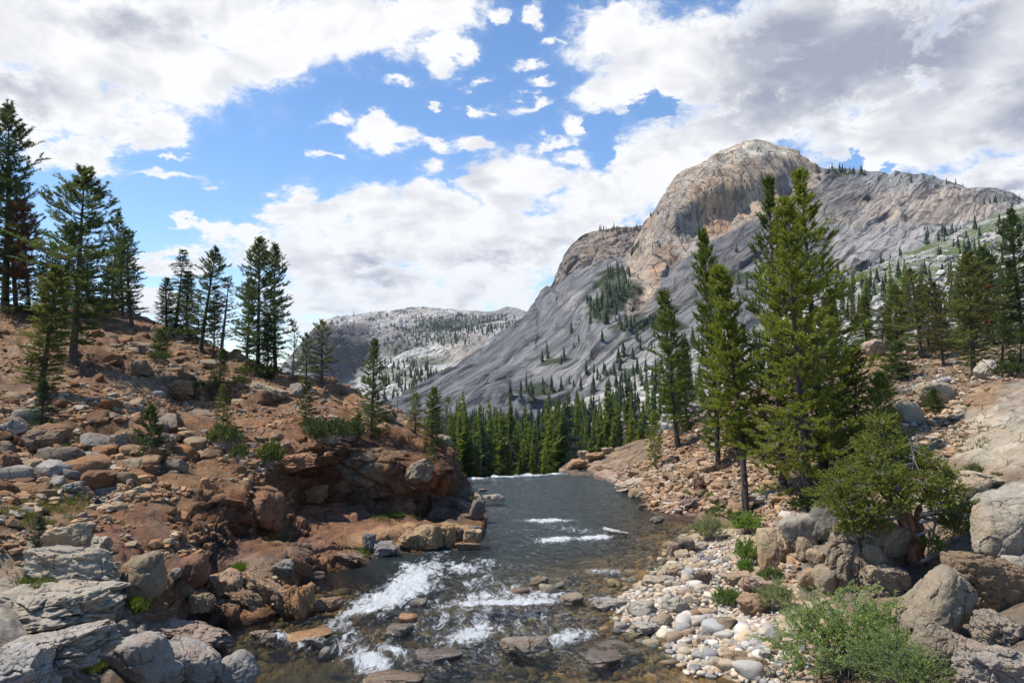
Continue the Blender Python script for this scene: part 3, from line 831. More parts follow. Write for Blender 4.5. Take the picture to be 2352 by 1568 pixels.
def granite_mat(name, scale, streak_dir, bump=0.6):
    m, n = new_mat(name)
    geo = n('ShaderNodeNewGeometry')
    pos = geo.outputs['Position']
    base = n('ShaderNodeAttribute', attribute_name='tint').outputs['Color']
    st = n('ShaderNodeAttribute', attribute_name='streak').outputs['Fac']
    co = n.vec('MULTIPLY', pos, (scale,) * 3)
    ver = n.vec('MULTIPLY', pos, (scale, scale, scale * 0.10))
    e1, e2, e3 = basis(streak_dir)
    sl = n('ShaderNodeCombineXYZ', {0: n.vec('DOT_PRODUCT', pos, tuple(e1 * scale * 0.045)), 1: n.vec('DOT_PRODUCT', pos, tuple(e2 * scale)), 2: n.vec('DOT_PRODUCT', pos, tuple(e3 * scale))})
    inv = n.math('SUBTRACT', 1.0, st)
    sl = n.vec('MULTIPLY_ADD', n.noise(co, .1, 2., .5, color=True), (0.3, 2.2, 2.2), sl.outputs[0])
    ver = n.vec('MULTIPLY_ADD', n.noise(co, .15, 2., .5, color=True), (1.6, 1.6, 0.0), ver)
    a = n.math('ADD', n.math('MULTIPLY', n.noise(co, 0.12, 6.0, 0.65, 0.5), st), n.math('MULTIPLY', n.noise(n.vec('MULTIPLY', sl, (2.2, 1.0, 1.0)), 0.10, 6.0, 0.66, 0.4), inv))
    b = n.noise(co, 0.9, 6.0, 0.75, 0.3)
    vs = n.noise(ver, 0.55, 6.0, 0.7)
    vbig = n.noise(ver, 0.16, 4.0, 0.6)
    ss = n.noise(sl, 0.60, 6.0, 0.74)
    v = n.math('MULTIPLY_ADD', n.math('SUBTRACT', a, 0.5), 2.3, 1.0)
    v = n.math('ADD', v, n.math('MULTIPLY', n.math('SUBTRACT', b, 0.5), 1.0))
    v = n.math('ADD', v, n.math('MULTIPLY', n.math('SUBTRACT', ss, 0.5), n.math('MULTIPLY', inv, 3.0)))
    v = n.math('ADD', v, n.math('MULTIPLY', n.math('SUBTRACT', vs, 0.5), n.math('MULTIPLY', st, 1.6)))
    v = n.math('MAXIMUM', v, 0.15)
    c = n.mix(1.0, base, n('ShaderNodeCombineColor', {0: v, 1: v, 2: v}).outputs[0], 'MULTIPLY')
    # orange stain and black water streaks run down the steep faces
    c = n.mix(n.math('MULTIPLY', n.ramp(vbig, 0.46, 0.64), n.math('MULTIPLY', st, 0.5)), c, n.mix(1.0, c, rgb(1.25, 0.92, 0.62), 'MULTIPLY'))
    c = n.mix(n.math('MULTIPLY', n.ramp(vs, 0.54, 0.62), n.math('MULTIPLY', st, 0.8)), c, rgb(0.07, 0.064, 0.062))
    # joints: dark cracks along the slabs, upright ones on the faces
    def joint(vec, scale_, w0, mask_scale):
        vo = n('ShaderNodeTexVoronoi', {'Vector': vec, 'Scale': scale_}, feature='DISTANCE_TO_EDGE')
        k = n.ramp(vo.outputs['Distance'], 0.0, w0, 1.0, 0.0)
        return n.math('MULTIPLY', k, n.ramp(n.noise(co, mask_scale, 3.0, 0.6), 0.38, 0.52))
    k1 = n.math('MULTIPLY', n.math('MAXIMUM', joint(sl, 0.07, 0.06, 0.05), n.math('MULTIPLY', joint(sl, 0.22, 0.09, 0.11), 0.9)), inv)
    k2 = n.math('MULTIPLY', n.math('MAXIMUM', joint(ver, 0.10, 0.045, 0.06), n.math('MULTIPLY', joint(ver, 0.30, 0.07, 0.10), 0.8)), st)
    kk = n.math('MAXIMUM', k1, k2)
    c = n.mix(n.math('MULTIPLY', kk, 0.85), c, rgb(0.045, 0.043, 0.045))
    h = n.math('ADD', n.math('ADD', n.math('MULTIPLY', b, 0.5), n.math('MULTIPLY', ss, n.math('MULTIPLY', inv, 1.0))), n.math('MULTIPLY', vs, n.math('MULTIPLY', st, 0.9)))
    h = n.math('SUBTRACT', h, n.math('MULTIPLY', kk, 0.5))
    bm = n('ShaderNodeBump', {'Height': h, 'Strength': bump, 'Distance': 3.5 / scale})
    p = n('ShaderNodeBsdfPrincipled', {'Base Color': c, 'Roughness': 0.9, 'Specular IOR Level': 0.2, 'Normal': bm.outputs[0]})
    n('ShaderNodeOutputMaterial', {'Surface': p.outputs[0]})
    return m


M_GRAN = granite_mat('mountain_granite', 0.5, (163, 220, 105), 0.45)
M_FARGRAN = granite_mat('far_granite', 0.22, (163, 260, 60))

# the main mountain: a slab apron, and above its ledge the great dome
M_TOP = line([(800, 960), (880, 935), (990, 872), (1060, 832), (1130, 790), (1175, 750), (1218, 712), (1232, 695), (1240, 668), (1258, 656), (1270, 664), (1300, 646), (1360, 621), (1430, 596), (1452, 575), (1470, 535), (1482, 508), (1500, 488), (1515, 462), (1532, 438),
              (1552, 405), (1568, 392), (1592, 385), (1612, 376), (1640, 358), (1662, 344), (1690, 333), (1712, 324), (1740, 321), (1758, 323), (1778, 332), (1800, 338), (1828, 352), (1848, 365), (1862, 377), (1890, 386), (1912, 390), (1940, 390), (2000, 398), (2060, 404), (2110, 405),
              (2150, 408), (2180, 418), (2205, 432), (2222, 438), (2240, 432), (2290, 434), (2320, 445), (2352, 464), (2480, 500), (2900, 560)])
M_BOT = line([(800, 1010), (1300, 1000), (1500, 900), (1800, 790), (1930, 720), (2352, 540), (2900, 400 + 200)])
m_pts = [(800, 1010, 420), (1000, 1000, 420), (1300, 1000, 400), (1500, 900, 390), (1800, 790, 420), (1930, 720, 440), (2200, 610, 470), (2352, 540, 480), (2900, 600, 480),
         (800, 960, 520), (880, 935, 620), (990, 872, 800), (1060, 832, 850), (1130, 790, 880), (1218, 712, 920), (1240, 668, 940), (1270, 664, 935), (1360, 621, 930), (1430, 596, 915),
         (1060, 930, 470), (1100, 880, 560), (1200, 900, 470), (1200, 800, 650), (1300, 860, 490), (1300, 760, 640), (1300, 690, 790), (1400, 820, 490), (1400, 720, 600), (1400, 650, 740), (1500, 780, 500),
         (1420, 700, 640), (1440, 640, 720), (1470, 690, 655), (1500, 720, 600), (1480, 600, 720), (1470, 560, 770), (1500, 640, 690), (1520, 560, 745), (1540, 640, 690), (1600, 720, 560), (1650, 620, 660),
         (1500, 500, 800), (1540, 480, 780), (1560, 560, 752), (1600, 590, 715), (1600, 545, 765), (1620, 480, 785), (1600, 420, 800), (1590, 390, 850), (1700, 525, 770), (1700, 505, 800), (1700, 440, 815), (1700, 380, 835), (1690, 345, 870), (1740, 325, 905), (1800, 480, 812), (1800, 455, 835), (1800, 400, 852), (1790, 350, 895),
         (1850, 420, 868), (1862, 382, 920), (1880, 430, 860), (1800, 560, 700), (1750, 640, 610), (1900, 500, 760), (1900, 600, 600), (2000, 450, 870), (2000, 560, 640), (2000, 400, 980), (2110, 407, 1000), (2100, 500, 760), (2200, 520, 690), (2200, 460, 860), (2222, 440, 960), (2300, 500, 700), (2352, 466, 900), (2290, 436, 980), (2480, 502, 900), (2900, 562, 800), (1950, 640, 500)]
dm = TPS(m_pts, 1e-4)
PM = sheet(800, 2900, 3.2, M_TOP, M_BOT, 290, dm, back=[(8, -0.5), (25, -4), (70, -25), (200, -120)], pw=1.25)
NM = grid_normals(PM)
pxm, pym = proj(PM)
ledge_l = line([(1380, 720), (1440, 740), (1500, 690), (1530, 620), (1580, 590), (1640, 550), (1700, 520), (1760, 488), (1830, 450), (1880, 425), (1900, 380), (1901, 200)])
domez = sstep(15, -15, 0) if False else (1 - sstep(-14, 14, pym - ledge_l(pxm))) * sstep(1425, 1455, pxm) * (1 - sstep(1880, 1900, pxm))
face_c = np.stack([PM[..., 0], PM[..., 1], PM[..., 2] * 0.22], -1)
dslope = np.stack([PM[..., 0] * 0.86 - PM[..., 2] * 0.5, PM[..., 1], PM[..., 2] * 0.86 + PM[..., 0] * 0.5], -1)   # along / across the slab joints
_e1, _e2, _e3 = basis((163, 220, 105))
slabq = np.stack([(PM @ _e1) * 0.14, PM @ _e2, PM @ _e3], -1)
def saw(c, per, warp):
    s = c / per + warp
    f = s - np.floor(s)
    return f - np.clip((f - 0.93) / 0.07, 0, 1) * f


def on(P, sc, seed, lo=-0.05, hi=0.15):
    return sstep(lo, hi, fbm(P * sc, 3, seed))


fq2 = np.stack([PM[..., 0], PM[..., 1], PM[..., 2] * 0.12], -1)
wrp = fbm(slabq * 0.02, 4, 503)
ac, ac2 = PM @ _e3, PM @ _e2
H = 9.0 * fbm(PM * 0.008, 3, 501) + 5.0 * wrp * (1 - domez)
H += (1 - domez) * (6.5 * saw(ac, 46.0, 1.1 * wrp) * on(PM, .008, 531, -.12, .08) + 2.0 * saw(ac, 17.0, 1.6 * wrp) * on(PM, .012, 532, -.02, .12) + 3.0 * saw(ac2, 46.0, 1.2 * wrp) * on(PM, .008, 533, .0, .2) + 0.5 * fbm(slabq * 0.12, 3, 508))
thx = PM[..., 0] * 0.8 + PM[..., 1] * 0.6
vw = fbm(fq2 * 0.02, 4, 541)
H += domez * (9.0 * fbm(fq2 * 0.03, 3, 509) + 4.5 * saw(thx, 26.0, 1.8 * vw) * on(fq2, .02, 542, -.15, .1) + 1.2 * saw(thx, 9.0, 2.0 * vw) * on(fq2, .03, 543, -.05, .15) + 3.0 * saw(PM[..., 2], 46.0, 1.3 * fbm(PM * .02, 3, 544)) * on(PM, .012, 545, .0, .2) + 0.9 * fbm(fq2 * 0.2, 2, 546))
fd_ = np.ones(PM.shape[1])
fd_[:4] = np.linspace(.2, .7, 4)
fd_[4:12] = np.linspace(.35, 1, 8)
PM = PM + NM * (H * fd_[None])[..., None]
pxm, pym = proj(PM)
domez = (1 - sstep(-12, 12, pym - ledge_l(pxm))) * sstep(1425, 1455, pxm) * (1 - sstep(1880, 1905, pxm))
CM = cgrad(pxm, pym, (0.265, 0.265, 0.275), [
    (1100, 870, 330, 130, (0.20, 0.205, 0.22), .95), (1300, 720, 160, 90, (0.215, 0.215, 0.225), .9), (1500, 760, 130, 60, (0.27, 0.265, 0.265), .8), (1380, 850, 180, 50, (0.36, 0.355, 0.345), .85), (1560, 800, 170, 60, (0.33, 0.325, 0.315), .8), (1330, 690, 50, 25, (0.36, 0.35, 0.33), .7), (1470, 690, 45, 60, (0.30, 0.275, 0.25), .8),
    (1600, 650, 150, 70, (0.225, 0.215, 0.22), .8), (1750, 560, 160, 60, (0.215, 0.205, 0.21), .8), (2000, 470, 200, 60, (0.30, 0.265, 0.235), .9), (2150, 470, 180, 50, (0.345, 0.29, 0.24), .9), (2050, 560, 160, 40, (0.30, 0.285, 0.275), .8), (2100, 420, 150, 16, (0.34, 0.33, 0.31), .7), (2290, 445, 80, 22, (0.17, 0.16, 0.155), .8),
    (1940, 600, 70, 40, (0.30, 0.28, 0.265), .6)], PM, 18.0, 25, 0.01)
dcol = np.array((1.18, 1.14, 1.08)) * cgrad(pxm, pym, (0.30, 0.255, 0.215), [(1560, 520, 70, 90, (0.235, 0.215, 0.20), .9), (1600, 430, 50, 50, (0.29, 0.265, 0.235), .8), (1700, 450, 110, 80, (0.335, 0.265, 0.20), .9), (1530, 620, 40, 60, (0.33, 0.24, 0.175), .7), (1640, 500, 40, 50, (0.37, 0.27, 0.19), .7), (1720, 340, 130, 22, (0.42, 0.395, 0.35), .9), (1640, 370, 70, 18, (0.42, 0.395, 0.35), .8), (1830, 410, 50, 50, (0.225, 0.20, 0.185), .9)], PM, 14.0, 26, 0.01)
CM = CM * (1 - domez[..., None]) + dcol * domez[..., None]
# brush on the ledges
veg = np.zeros(PM.shape[:2])
for (x, y, rx, ry, s) in [(1410, 660, 45, 55, 1), (1385, 710, 40, 40, 1), (1480, 745, 110, 22, .8), (1600, 690, 60, 25, .5), (1700, 640, 60, 50, .6), (1300, 830, 80, 16, .45), (1250, 905, 120, 20, .5), (1560, 790, 90, 30, .5), (1950, 660, 70, 30, .9), (2050, 640, 90, 25, .7), (1920, 405, 30, 12, .8), (1450, 860, 60, 20, .5), (2250, 560, 100, 40, .6)]:
    veg = np.maximum(veg, s * np.exp(-((pxm - x) / rx) ** 2 - ((pym - y) / ry) ** 2))
veg = sstep(0.35, 0.55, veg + 0.7 * fbm(PM * 0.03, 4, 521))[..., None]
CM = CM * np.where(domez[..., None] > .5, 0.95, 0.60 + 0.20 * sstep(1850, 2000, pxm)[..., None]) * np.array((1.01, 1.0, 0.98))  # cloud shade put into the colour: slabs made darker than the dome
CM = CM * (1 - veg) + np.array((0.04, 0.052, 0.026)) * veg
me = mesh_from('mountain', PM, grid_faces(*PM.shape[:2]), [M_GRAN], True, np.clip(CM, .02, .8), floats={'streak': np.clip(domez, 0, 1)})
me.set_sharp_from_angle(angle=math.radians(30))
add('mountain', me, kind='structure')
keep_sheet('M', PM)


def back_sheet(name, px0, px1, step, top, bot, pts, nrow, amp, colr, zones, streak, sc, seed, mat, back):
    d = TPS(pts, 1e-4)
    P = sheet(px0, px1, step, line(top), line(bot), nrow, d, back=back)
    n_ = grid_normals(P)
    fq = np.stack([P[..., 0], P[..., 1], P[..., 2] * 0.15], -1)
    H = amp * (1.2 * fbm(P * sc, 4, seed) + 0.55 * facets(fq * sc * 4, seed + 1, .6, .8, .5, .08) + 0.25 * facets(P * sc * 11, seed + 2, .8, .7, .3, .1))
    f_ = np.ones(P.shape[1])
    f_[:len(back)] = .3
    f_[len(back):len(back) + 6] = np.linspace(.3, 1, 6)
    P = P + n_ * (H * f_[None])[..., None]
    px, py = proj(P)
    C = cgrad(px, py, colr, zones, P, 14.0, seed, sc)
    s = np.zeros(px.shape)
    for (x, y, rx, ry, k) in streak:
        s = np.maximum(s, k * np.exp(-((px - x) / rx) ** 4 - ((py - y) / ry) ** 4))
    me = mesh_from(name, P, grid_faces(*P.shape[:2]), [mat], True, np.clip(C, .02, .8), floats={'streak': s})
    me.set_sharp_from_angle(angle=math.radians(42))
    add(name, me, kind='structure')
    return P


# the shoulder dome behind the gully
P = back_sheet('shoulder_dome', 1225, 1520, 3.0, [(1225, 705), (1240, 672), (1258, 664), (1268, 655), (1285, 612), (1298, 585), (1312, 563), (1335, 545), (1360, 531), (1400, 526), (1450, 522), (1480, 517), (1520, 510)],
               [(1225, 740), (1300, 690), (1440, 640), (1520, 600)],
               [(1225, 740, 1000), (1300, 690, 1000), (1440, 640, 980), (1520, 600, 980), (1240, 675, 1020), (1268, 657, 1030), (1300, 600, 1040), (1350, 600, 1010), (1420, 570, 1015), (1312, 565, 1060), (1360, 533, 1080), (1480, 520, 1070), (1520, 512, 1070), (1360, 570, 1030)],
               130, 9.0, (0.235, 0.205, 0.18), [(1400, 560, 90, 40, (0.25, 0.205, 0.17), .7), (1260, 680, 30, 30, (0.27, 0.26, 0.25), .8), (1330, 590, 40, 40, (0.20, 0.175, 0.16), .7)], [(1380, 570, 130, 60, 1.0)], 0.012, 601, M_GRAN,
               [(10, -1), (40, -8), (120, -40)])
keep_sheet('D', P)

# bright slabs and wooded benches left of the main mountain
P = back_sheet('granite_benches', 760, 1330, 3.0, [(760, 895), (800, 884), (822, 868), (850, 850), (880, 832), (930, 808), (980, 788), (1020, 770), (1060, 757), (1100, 748), (1130, 740), (1180, 735), (1230, 728), (1330, 720)],
               [(760, 1000), (900, 1000), (1100, 900), (1330, 780)],
               [(760, 1000, 700), (900, 1000, 640), (1100, 900, 900), (1330, 780, 1050), (760, 895, 1350), (822, 868, 1500), (880, 832, 1600), (980, 788, 1700), (1060, 757, 1800), (1130, 742, 1900), (1330, 722, 2000), (850, 920, 900), (900, 870, 1200), (960, 850, 1150), (1000, 810, 1420), (1060, 820, 1130), (1080, 775, 1480), (1130, 770, 1350)],
               170, 12.0, (0.40, 0.39, 0.365), [(1085, 790, 45, 32, (0.27, 0.255, 0.24), .9), (1040, 815, 30, 25, (0.36, 0.31, 0.26), .8), (930, 830, 70, 22, (0.47, 0.46, 0.435), .8), (860, 900, 60, 20, (0.42, 0.415, 0.40), .8), (980, 830, 60, 10, (0.13, 0.14, 0.09), .8), (900, 850, 50, 8, (0.12, 0.135, 0.08), .8), (1010, 775, 70, 10, (0.10, 0.12, 0.07), .8), (950, 872, 60, 12, (0.13, 0.14, 0.09), .7)],
               [(1085, 795, 40, 35, .8)], 0.006, 621, M_FARGRAN, [(15, -1), (60, -10), (200, -80)])
keep_sheet('G', P)

# the far cliff with its pale plateau
P = back_sheet('far_cliff', 560, 1340, 3.0, [(560, 900), (640, 850), (690, 790), (712, 765), (728, 746), (745, 737), (770, 729), (800, 724), (850, 717), (880, 714), (920, 709), (960, 706), (1000, 708), (1040, 711), (1065, 714), (1085, 721), (1110, 722), (1150, 722), (1200, 722), (1340, 730)],
               [(560, 990), (800, 960), (1000, 860), (1340, 790)],
               [(560, 990, 2100), (800, 960, 1900), (1000, 860, 1950), (1340, 790, 2000), (560, 900, 2000), (690, 792, 2120), (745, 740, 2300), (720, 860, 1980), (780, 840, 2090), (760, 775, 2130), (780, 755, 2240), (830, 820, 2170), (840, 770, 2240), (845, 745, 2390), (860, 780, 2240), (920, 770, 2260), (920, 735, 2500), (1000, 770, 2200), (1000, 735, 2520), (800, 726, 2700), (880, 716, 2850), (960, 708, 2950), (1040, 713, 2950), (1085, 723, 2900), (1200, 725, 2900), (1340, 732, 2900), (1100, 745, 2500)],
               150, 26.0, (0.36, 0.345, 0.32), [(765, 815, 85, 75, (0.07, 0.067, 0.075), 1), (820, 790, 50, 60, (0.075, 0.07, 0.078), .95), (900, 775, 60, 30, (0.22, 0.21, 0.205), .8), (950, 720, 130, 12, (0.46, 0.43, 0.385), .9), (790, 735, 50, 8, (0.45, 0.42, 0.38), .9), (1080, 745, 110, 16, (0.085, 0.105, 0.06), .8), (930, 800, 60, 20, (0.10, 0.115, 0.07), .7), (980, 755, 60, 10, (0.17, 0.17, 0.13), .7)],  # near-black zones: the shade on the cliff face put into its colour
               [(785, 800, 75, 60, 1.0), (900, 770, 60, 30, .5)], 0.0035, 641, M_FARGRAN, [(20, -1), (100, -10), (400, -150)])
keep_sheet('F', P)
P = back_sheet('distant_hills', 980, 1320, 3.5, [(980, 740), (1060, 715), (1085, 713), (1110, 716), (1140, 714), (1152, 708), (1165, 704), (1185, 707), (1205, 714), (1240, 722), (1320, 735)], [(980, 780), (1320, 780)],
               [(980, 780, 3800), (1320, 780, 3800), (980, 740, 4200), (1165, 706, 4300), (1320, 735, 4200), (1150, 740, 4000)], 40, 14.0, (0.20, 0.205, 0.18), [(1165, 715, 40, 12, (0.27, 0.26, 0.24), .8)], [], 0.004, 661, M_FARGRAN, [(40, -2), (200, -30)])

# ground sheet of the whole valley, far below the banks, out to the horizon
gm, n = new_mat('valley_ground')
c = n.mix(n.noise(n('ShaderNodeNewGeometry').outputs['Position'], 0.02, 6.0, 0.6), rgb(0.06, 0.08, 0.035), rgb(0.22, 0.20, 0.17))
n('ShaderNodeOutputMaterial', {'Surface': n('ShaderNodeBsdfPrincipled', {'Base Color': c, 'Roughness': 0.95}).outputs[0]})
R0 = 9000.0
ang = np.linspace(0, 2 * math.pi, 97)[:-1]
rad = [0.0, 40.0, 100.0, 400.0, 2000.0, R0]
zz = [-3.0, -3.0, -14.0, -34.0, -60.0, -70.0]
V = [(0, 0, zz[0])] + [(r * math.cos(a), r * math.sin(a), z) for r, z in zip(rad[1:], zz[1:]) for a in ang]
F = [(0, 1 + k, 1 + (k + 1) % 96) for k in range(96)]
for i in range(4):
    for k in range(96):
        a, b = 1 + i * 96 + k, 1 + i * 96 + (k + 1) % 96
        F.append((a, a + 96, b + 96, b))
add('valley_ground', mesh_from('valley_ground', V, F, [gm], True), kind='structure')
# ================================================================== builders of rocks and plants
_ico = {}


def ico(sub):
    if sub not in _ico:
        bm = bmesh.new()
        bmesh.ops.create_icosphere(bm, subdivisions=sub, radius=1.0)
        V = np.array([v.co[:] for v in bm.verts])
        F = np.array([[v.index for v in f.verts] for f in bm.faces])
        bm.free()
        _ico[sub] = (V, F)
    return _ico[sub]


def rock_shape(seed, sub=4, p=12.0, planes=13, rough=0.10, flat=1.0, strata=0.0):
    """a block cut by random planes, its edges worn by p (high = sharp), surface broken by noise"""
    r = np.random.default_rng(seed)
    V, F = ico(sub)
    n = r.normal(size=(planes, 3))
    n /= np.linalg.norm(n, axis=1, keepdims=True)
    n = np.concatenate([n, [[1, 0, 0], [-1, 0, 0], [0, 1, 0], [0, -1, 0], [0, 0, 1], [0, 0, -1]]])
    h = r.uniform(0.66, 1.0, len(n))
    h[-6:-2] = r.uniform(0.85, 1.05, 4)
    h[-2:] = 0.75 * flat
    d = np.clip(V @ n.T / h, 0, None)
    rad = 1.0 / (d ** p).sum(1) ** (1.0 / p)
    W = V * rad[:, None]
    if rough:
        o = np.array([seed * 3.7 % 91, seed * 1.3 % 57, 0])
        W = W + V * (rough * (1.3 * fbm(W * 1.4 + o, 3, seed) + (0.9 * facets(W * 1.7 + o, seed + 5, 0.9, 0.6, 0.35, 0.07) + 0.4 * facets(W * 4.3 + o, seed + 6, 0.9, 0.6, 0.3, 0.1) if sub >= 4 else 0) + 0.35 * fbm(W * 6 + o, 2, seed + 9)))[:, None]
    if strata:
        ax = np.array([0.25, 0.15, 1.0]) + r.normal(0, 0.25, 3)
        ax /= np.linalg.norm(ax)
        for per, am in ((0.42, 1.0), (0.17, 0.45)):
            s = W @ ax / per + 0.9 * fbm(W * 1.3 + o, 3, seed + 21)
            f = s - np.floor(s)
            stp = np.clip(f / 0.16, 0, 1)
            W = W + V * ((stp - 1.0 + 0.35 * f) * strata * am * sstep(-0.25, 0.1, fbm(W * 1.1 - o, 2, seed + 22)))[:, None]
    W[:, :2] /= np.abs(W[:, :2]).max(0)
    W[:, 2] /= np.abs(W[:, 2]).max()
    return W, F


ROCKS = {}


def rock_mesh(kind, i, large=False):
    """shared shapes: block (angular), worn (rounded), slab, stone, cobble"""
    key = (kind, i, large)
    if key not in ROCKS:
        sub, p, planes, rough, mat = {'block': (5, 30, 12, 0.13, M_ROCK), 'worn': (5, 7, 10, 0.075, M_ROCK), 'slab': (5, 26, 10, 0.15, M_ROCK), 'stone': (3, 20, 9, 0.06, M_ROCK), 'cobble': (3, 4.5, 9, 0.03, M_COB),
                                      'wet': (4, 6, 10, 0.08, M_WETROCK)}[kind]
        V, F = rock_shape(1000 + 37 * i + len(kind) * 101, sub + (1 if large else 0), p, planes, rough, strata={'block': 0.06, 'slab': 0.09, 'worn': 0.02}.get(kind, 0.0))
        me = mesh_from(kind + '_shape', V, F, [mat], True)
        me.set_sharp_from_angle(angle=math.radians(32 if kind in ('block', 'slab', 'stone') else 55))
        ROCKS[key] = me
    return ROCKS[key]


def join_stones(name, P, Nn, size, colors, mat, seed, sub=1, p=14.0, flat=(0.45, 0.8), sink=0.25, smooth=False, nshape=14):
    r = np.random.default_rng(seed)
    shapes = [rock_shape(seed * 7 + k, sub, p, 9, 0.0)[0] for k in range(nshape)]
    F = ico(sub)[1]
    n = len(P)
    pick = r.integers(0, nshape, n)
    S = np.stack(shapes)[pick]
    sc = np.stack([r.uniform(0.75, 1.35, n), r.uniform(0.7, 1.1, n), r.uniform(*flat, n)], -1) * np.asarray(size)[:, None] * 0.5
    S = S * sc[:, None, :]
    a, b = r.uniform(0, 6.28, n), r.normal(0, 0.35, n)
    ca, sa, cb, sb = np.cos(a), np.sin(a), np.cos(b), np.sin(b)
    x, y, z = S[..., 0], S[..., 1], S[..., 2]
    y, z = y * cb[:, None] - z * sb[:, None], y * sb[:, None] + z * cb[:, None]
    x, y = x * ca[:, None] - y * sa[:, None], x * sa[:, None] + y * ca[:, None]
    S = np.stack([x, y, z], -1) + (P + np.array([0, 0, 1.0]) * (sc[:, 2] * (1 - sink * 2))[:, None])[:, None]
    k = S.shape[1]
    FF = (F[None] + (np.arange(n) * k)[:, None, None]).reshape(-1, 3)
    C = np.repeat(np.asarray(colors)[:, None], k, 1).reshape(-1, 3)
    return mesh_from(name, S.reshape(-1, 3), FF, [mat], smooth, C)


# ------------------------------------------------------------------ plant materials
def leaf_mat(name, trans=0.35, rough=0.55):
    m, n = new_mat(name)
    oi = n('ShaderNodeObjectInfo')
    t = n('ShaderNodeAttribute', attribute_name='tint').outputs['Color']
    c = n.mix(1.0, oi.outputs['Color'], t, 'MULTIPLY')
    d = n('ShaderNodeBsdfPrincipled', {'Base Color': c, 'Roughness': rough, 'Specular IOR Level': 0.25})
    tr = n('ShaderNodeBsdfTranslucent', {'Color': n.mix(1.0, c, rgb(1.25, 1.2, 0.7), 'MULTIPLY')})
    mx = n('ShaderNodeMixShader', {0: trans, 1: d.outputs[0], 2: tr.outputs[0]})
    n('ShaderNodeOutputMaterial', {'Surface': mx.outputs[0]})
    return m


def bark_mat(name, a, b, scale=6.0):
    m, n = new_mat(name)
    co = n.vec('MULTIPLY', n('ShaderNodeNewGeometry').outputs['Position'], (scale, scale, scale * 0.22))
    x = n.noise(co, 1.6, 6.0, 0.7, 0.6)
    c = n.mix(n.ramp(x, 0.35, 0.65), rgb(*a), rgb(*b))
    bm = n('ShaderNodeBump', {'Height': x, 'Strength': 0.8, 'Distance': 0.05})
    n('ShaderNodeOutputMaterial', {'Surface': n('ShaderNodeBsdfPrincipled', {'Base Color': c, 'Roughness': 0.9, 'Normal': bm.outputs[0]}).outputs[0]})
    return m


M_NEEDLE = leaf_mat('needles', 0.40, 0.5)
M_LEAF = leaf_mat('leaves', 0.40, 0.45)
M_BARK = bark_mat('pine_bark', (0.035, 0.027, 0.022), (0.115, 0.092, 0.075))
M_BARKPALE = bark_mat('pale_bark', (0.13, 0.11, 0.095), (0.30, 0.27, 0.24))
M_BARKRED = bark_mat('juniper_bark', (0.12, 0.045, 0.022), (0.34, 0.16, 0.085))
M_DEADWOOD = bark_mat('bleached_wood', (0.24, 0.225, 0.21), (0.50, 0.47, 0.44))


def tubes(paths, radii, sides=4):
    """tapered tubes along many paths, joined"""
    VV, FF, o = [], [], 0
    for path, rad in zip(paths, radii):
        P = np.asarray(path, float)
        k = len(P)
        T = np.gradient(P, axis=0)
        T /= np.linalg.norm(T, axis=1, keepdims=True) + 1e-9
        ref = np.where(np.abs(T[:, 2:3]) > 0.9, [[1.0, 0, 0]], [[0, 0, 1.0]])
        A = np.cross(T, ref)
        A /= np.linalg.norm(A, axis=1, keepdims=True) + 1e-9
        B = np.cross(T, A)
        an = np.arange(sides) * 2 * math.pi / sides
        ring = P[:, None] + (A[:, None] * np.cos(an)[None, :, None] + B[:, None] * np.sin(an)[None, :, None]) * np.asarray(rad)[:, None, None]
        VV.append(ring.reshape(-1, 3))
        i = np.arange(k * sides).reshape(k, sides) + o
        j = np.roll(i, -1, 1)
        FF.append(np.stack([i[:-1], i[1:], j[1:], j[:-1]], -1).reshape(-1, 4))
        o += k * sides
    return np.concatenate(VV), np.concatenate(FF)


def needles(r, base, axis, length, count, nl, nw, spread=0.9, shade=None):
    """brushes: needles standing off a twig from base along axis*length"""
    n = len(base)
    t = r.uniform(0.0, 1.0, (n, count)) ** 0.8
    o = base[:, None] + axis[:, None] * (length[:, None] * t)[..., None]
    rv = r.normal(size=(n, count, 3))
    rv -= axis[:, None] * (rv * axis[:, None]).sum(-1, keepdims=True)
    rv /= np.linalg.norm(rv, axis=-1, keepdims=True) + 1e-9
    d = axis[:, None] * 0.75 + rv * spread + np.array([0, 0, 0.12])
    d /= np.linalg.norm(d, axis=-1, keepdims=True)
    L = nl * r.uniform(0.7, 1.2, (n, count, 1))
    w = np.cross(d, r.normal(size=(n, count, 3)))
    w /= np.linalg.norm(w, axis=-1, keepdims=True) + 1e-9
    V = np.stack([o - w * nw, o + w * nw, o + d * L], 2).reshape(-1, 3)
    F = np.arange(n * count * 3).reshape(-1, 3)
    c = np.repeat(r.uniform(0.75, 1.2, (n, 1)), count, 1) * r.uniform(0.8, 1.2, (n, count))
    C = np.repeat(np.repeat(c[..., None], 3, 2)[..., None], 3, 3).reshape(-1, 3)
    C[:, 0] *= np.repeat(r.uniform(0.85, 1.25, n * count), 3)
    return V, F, C


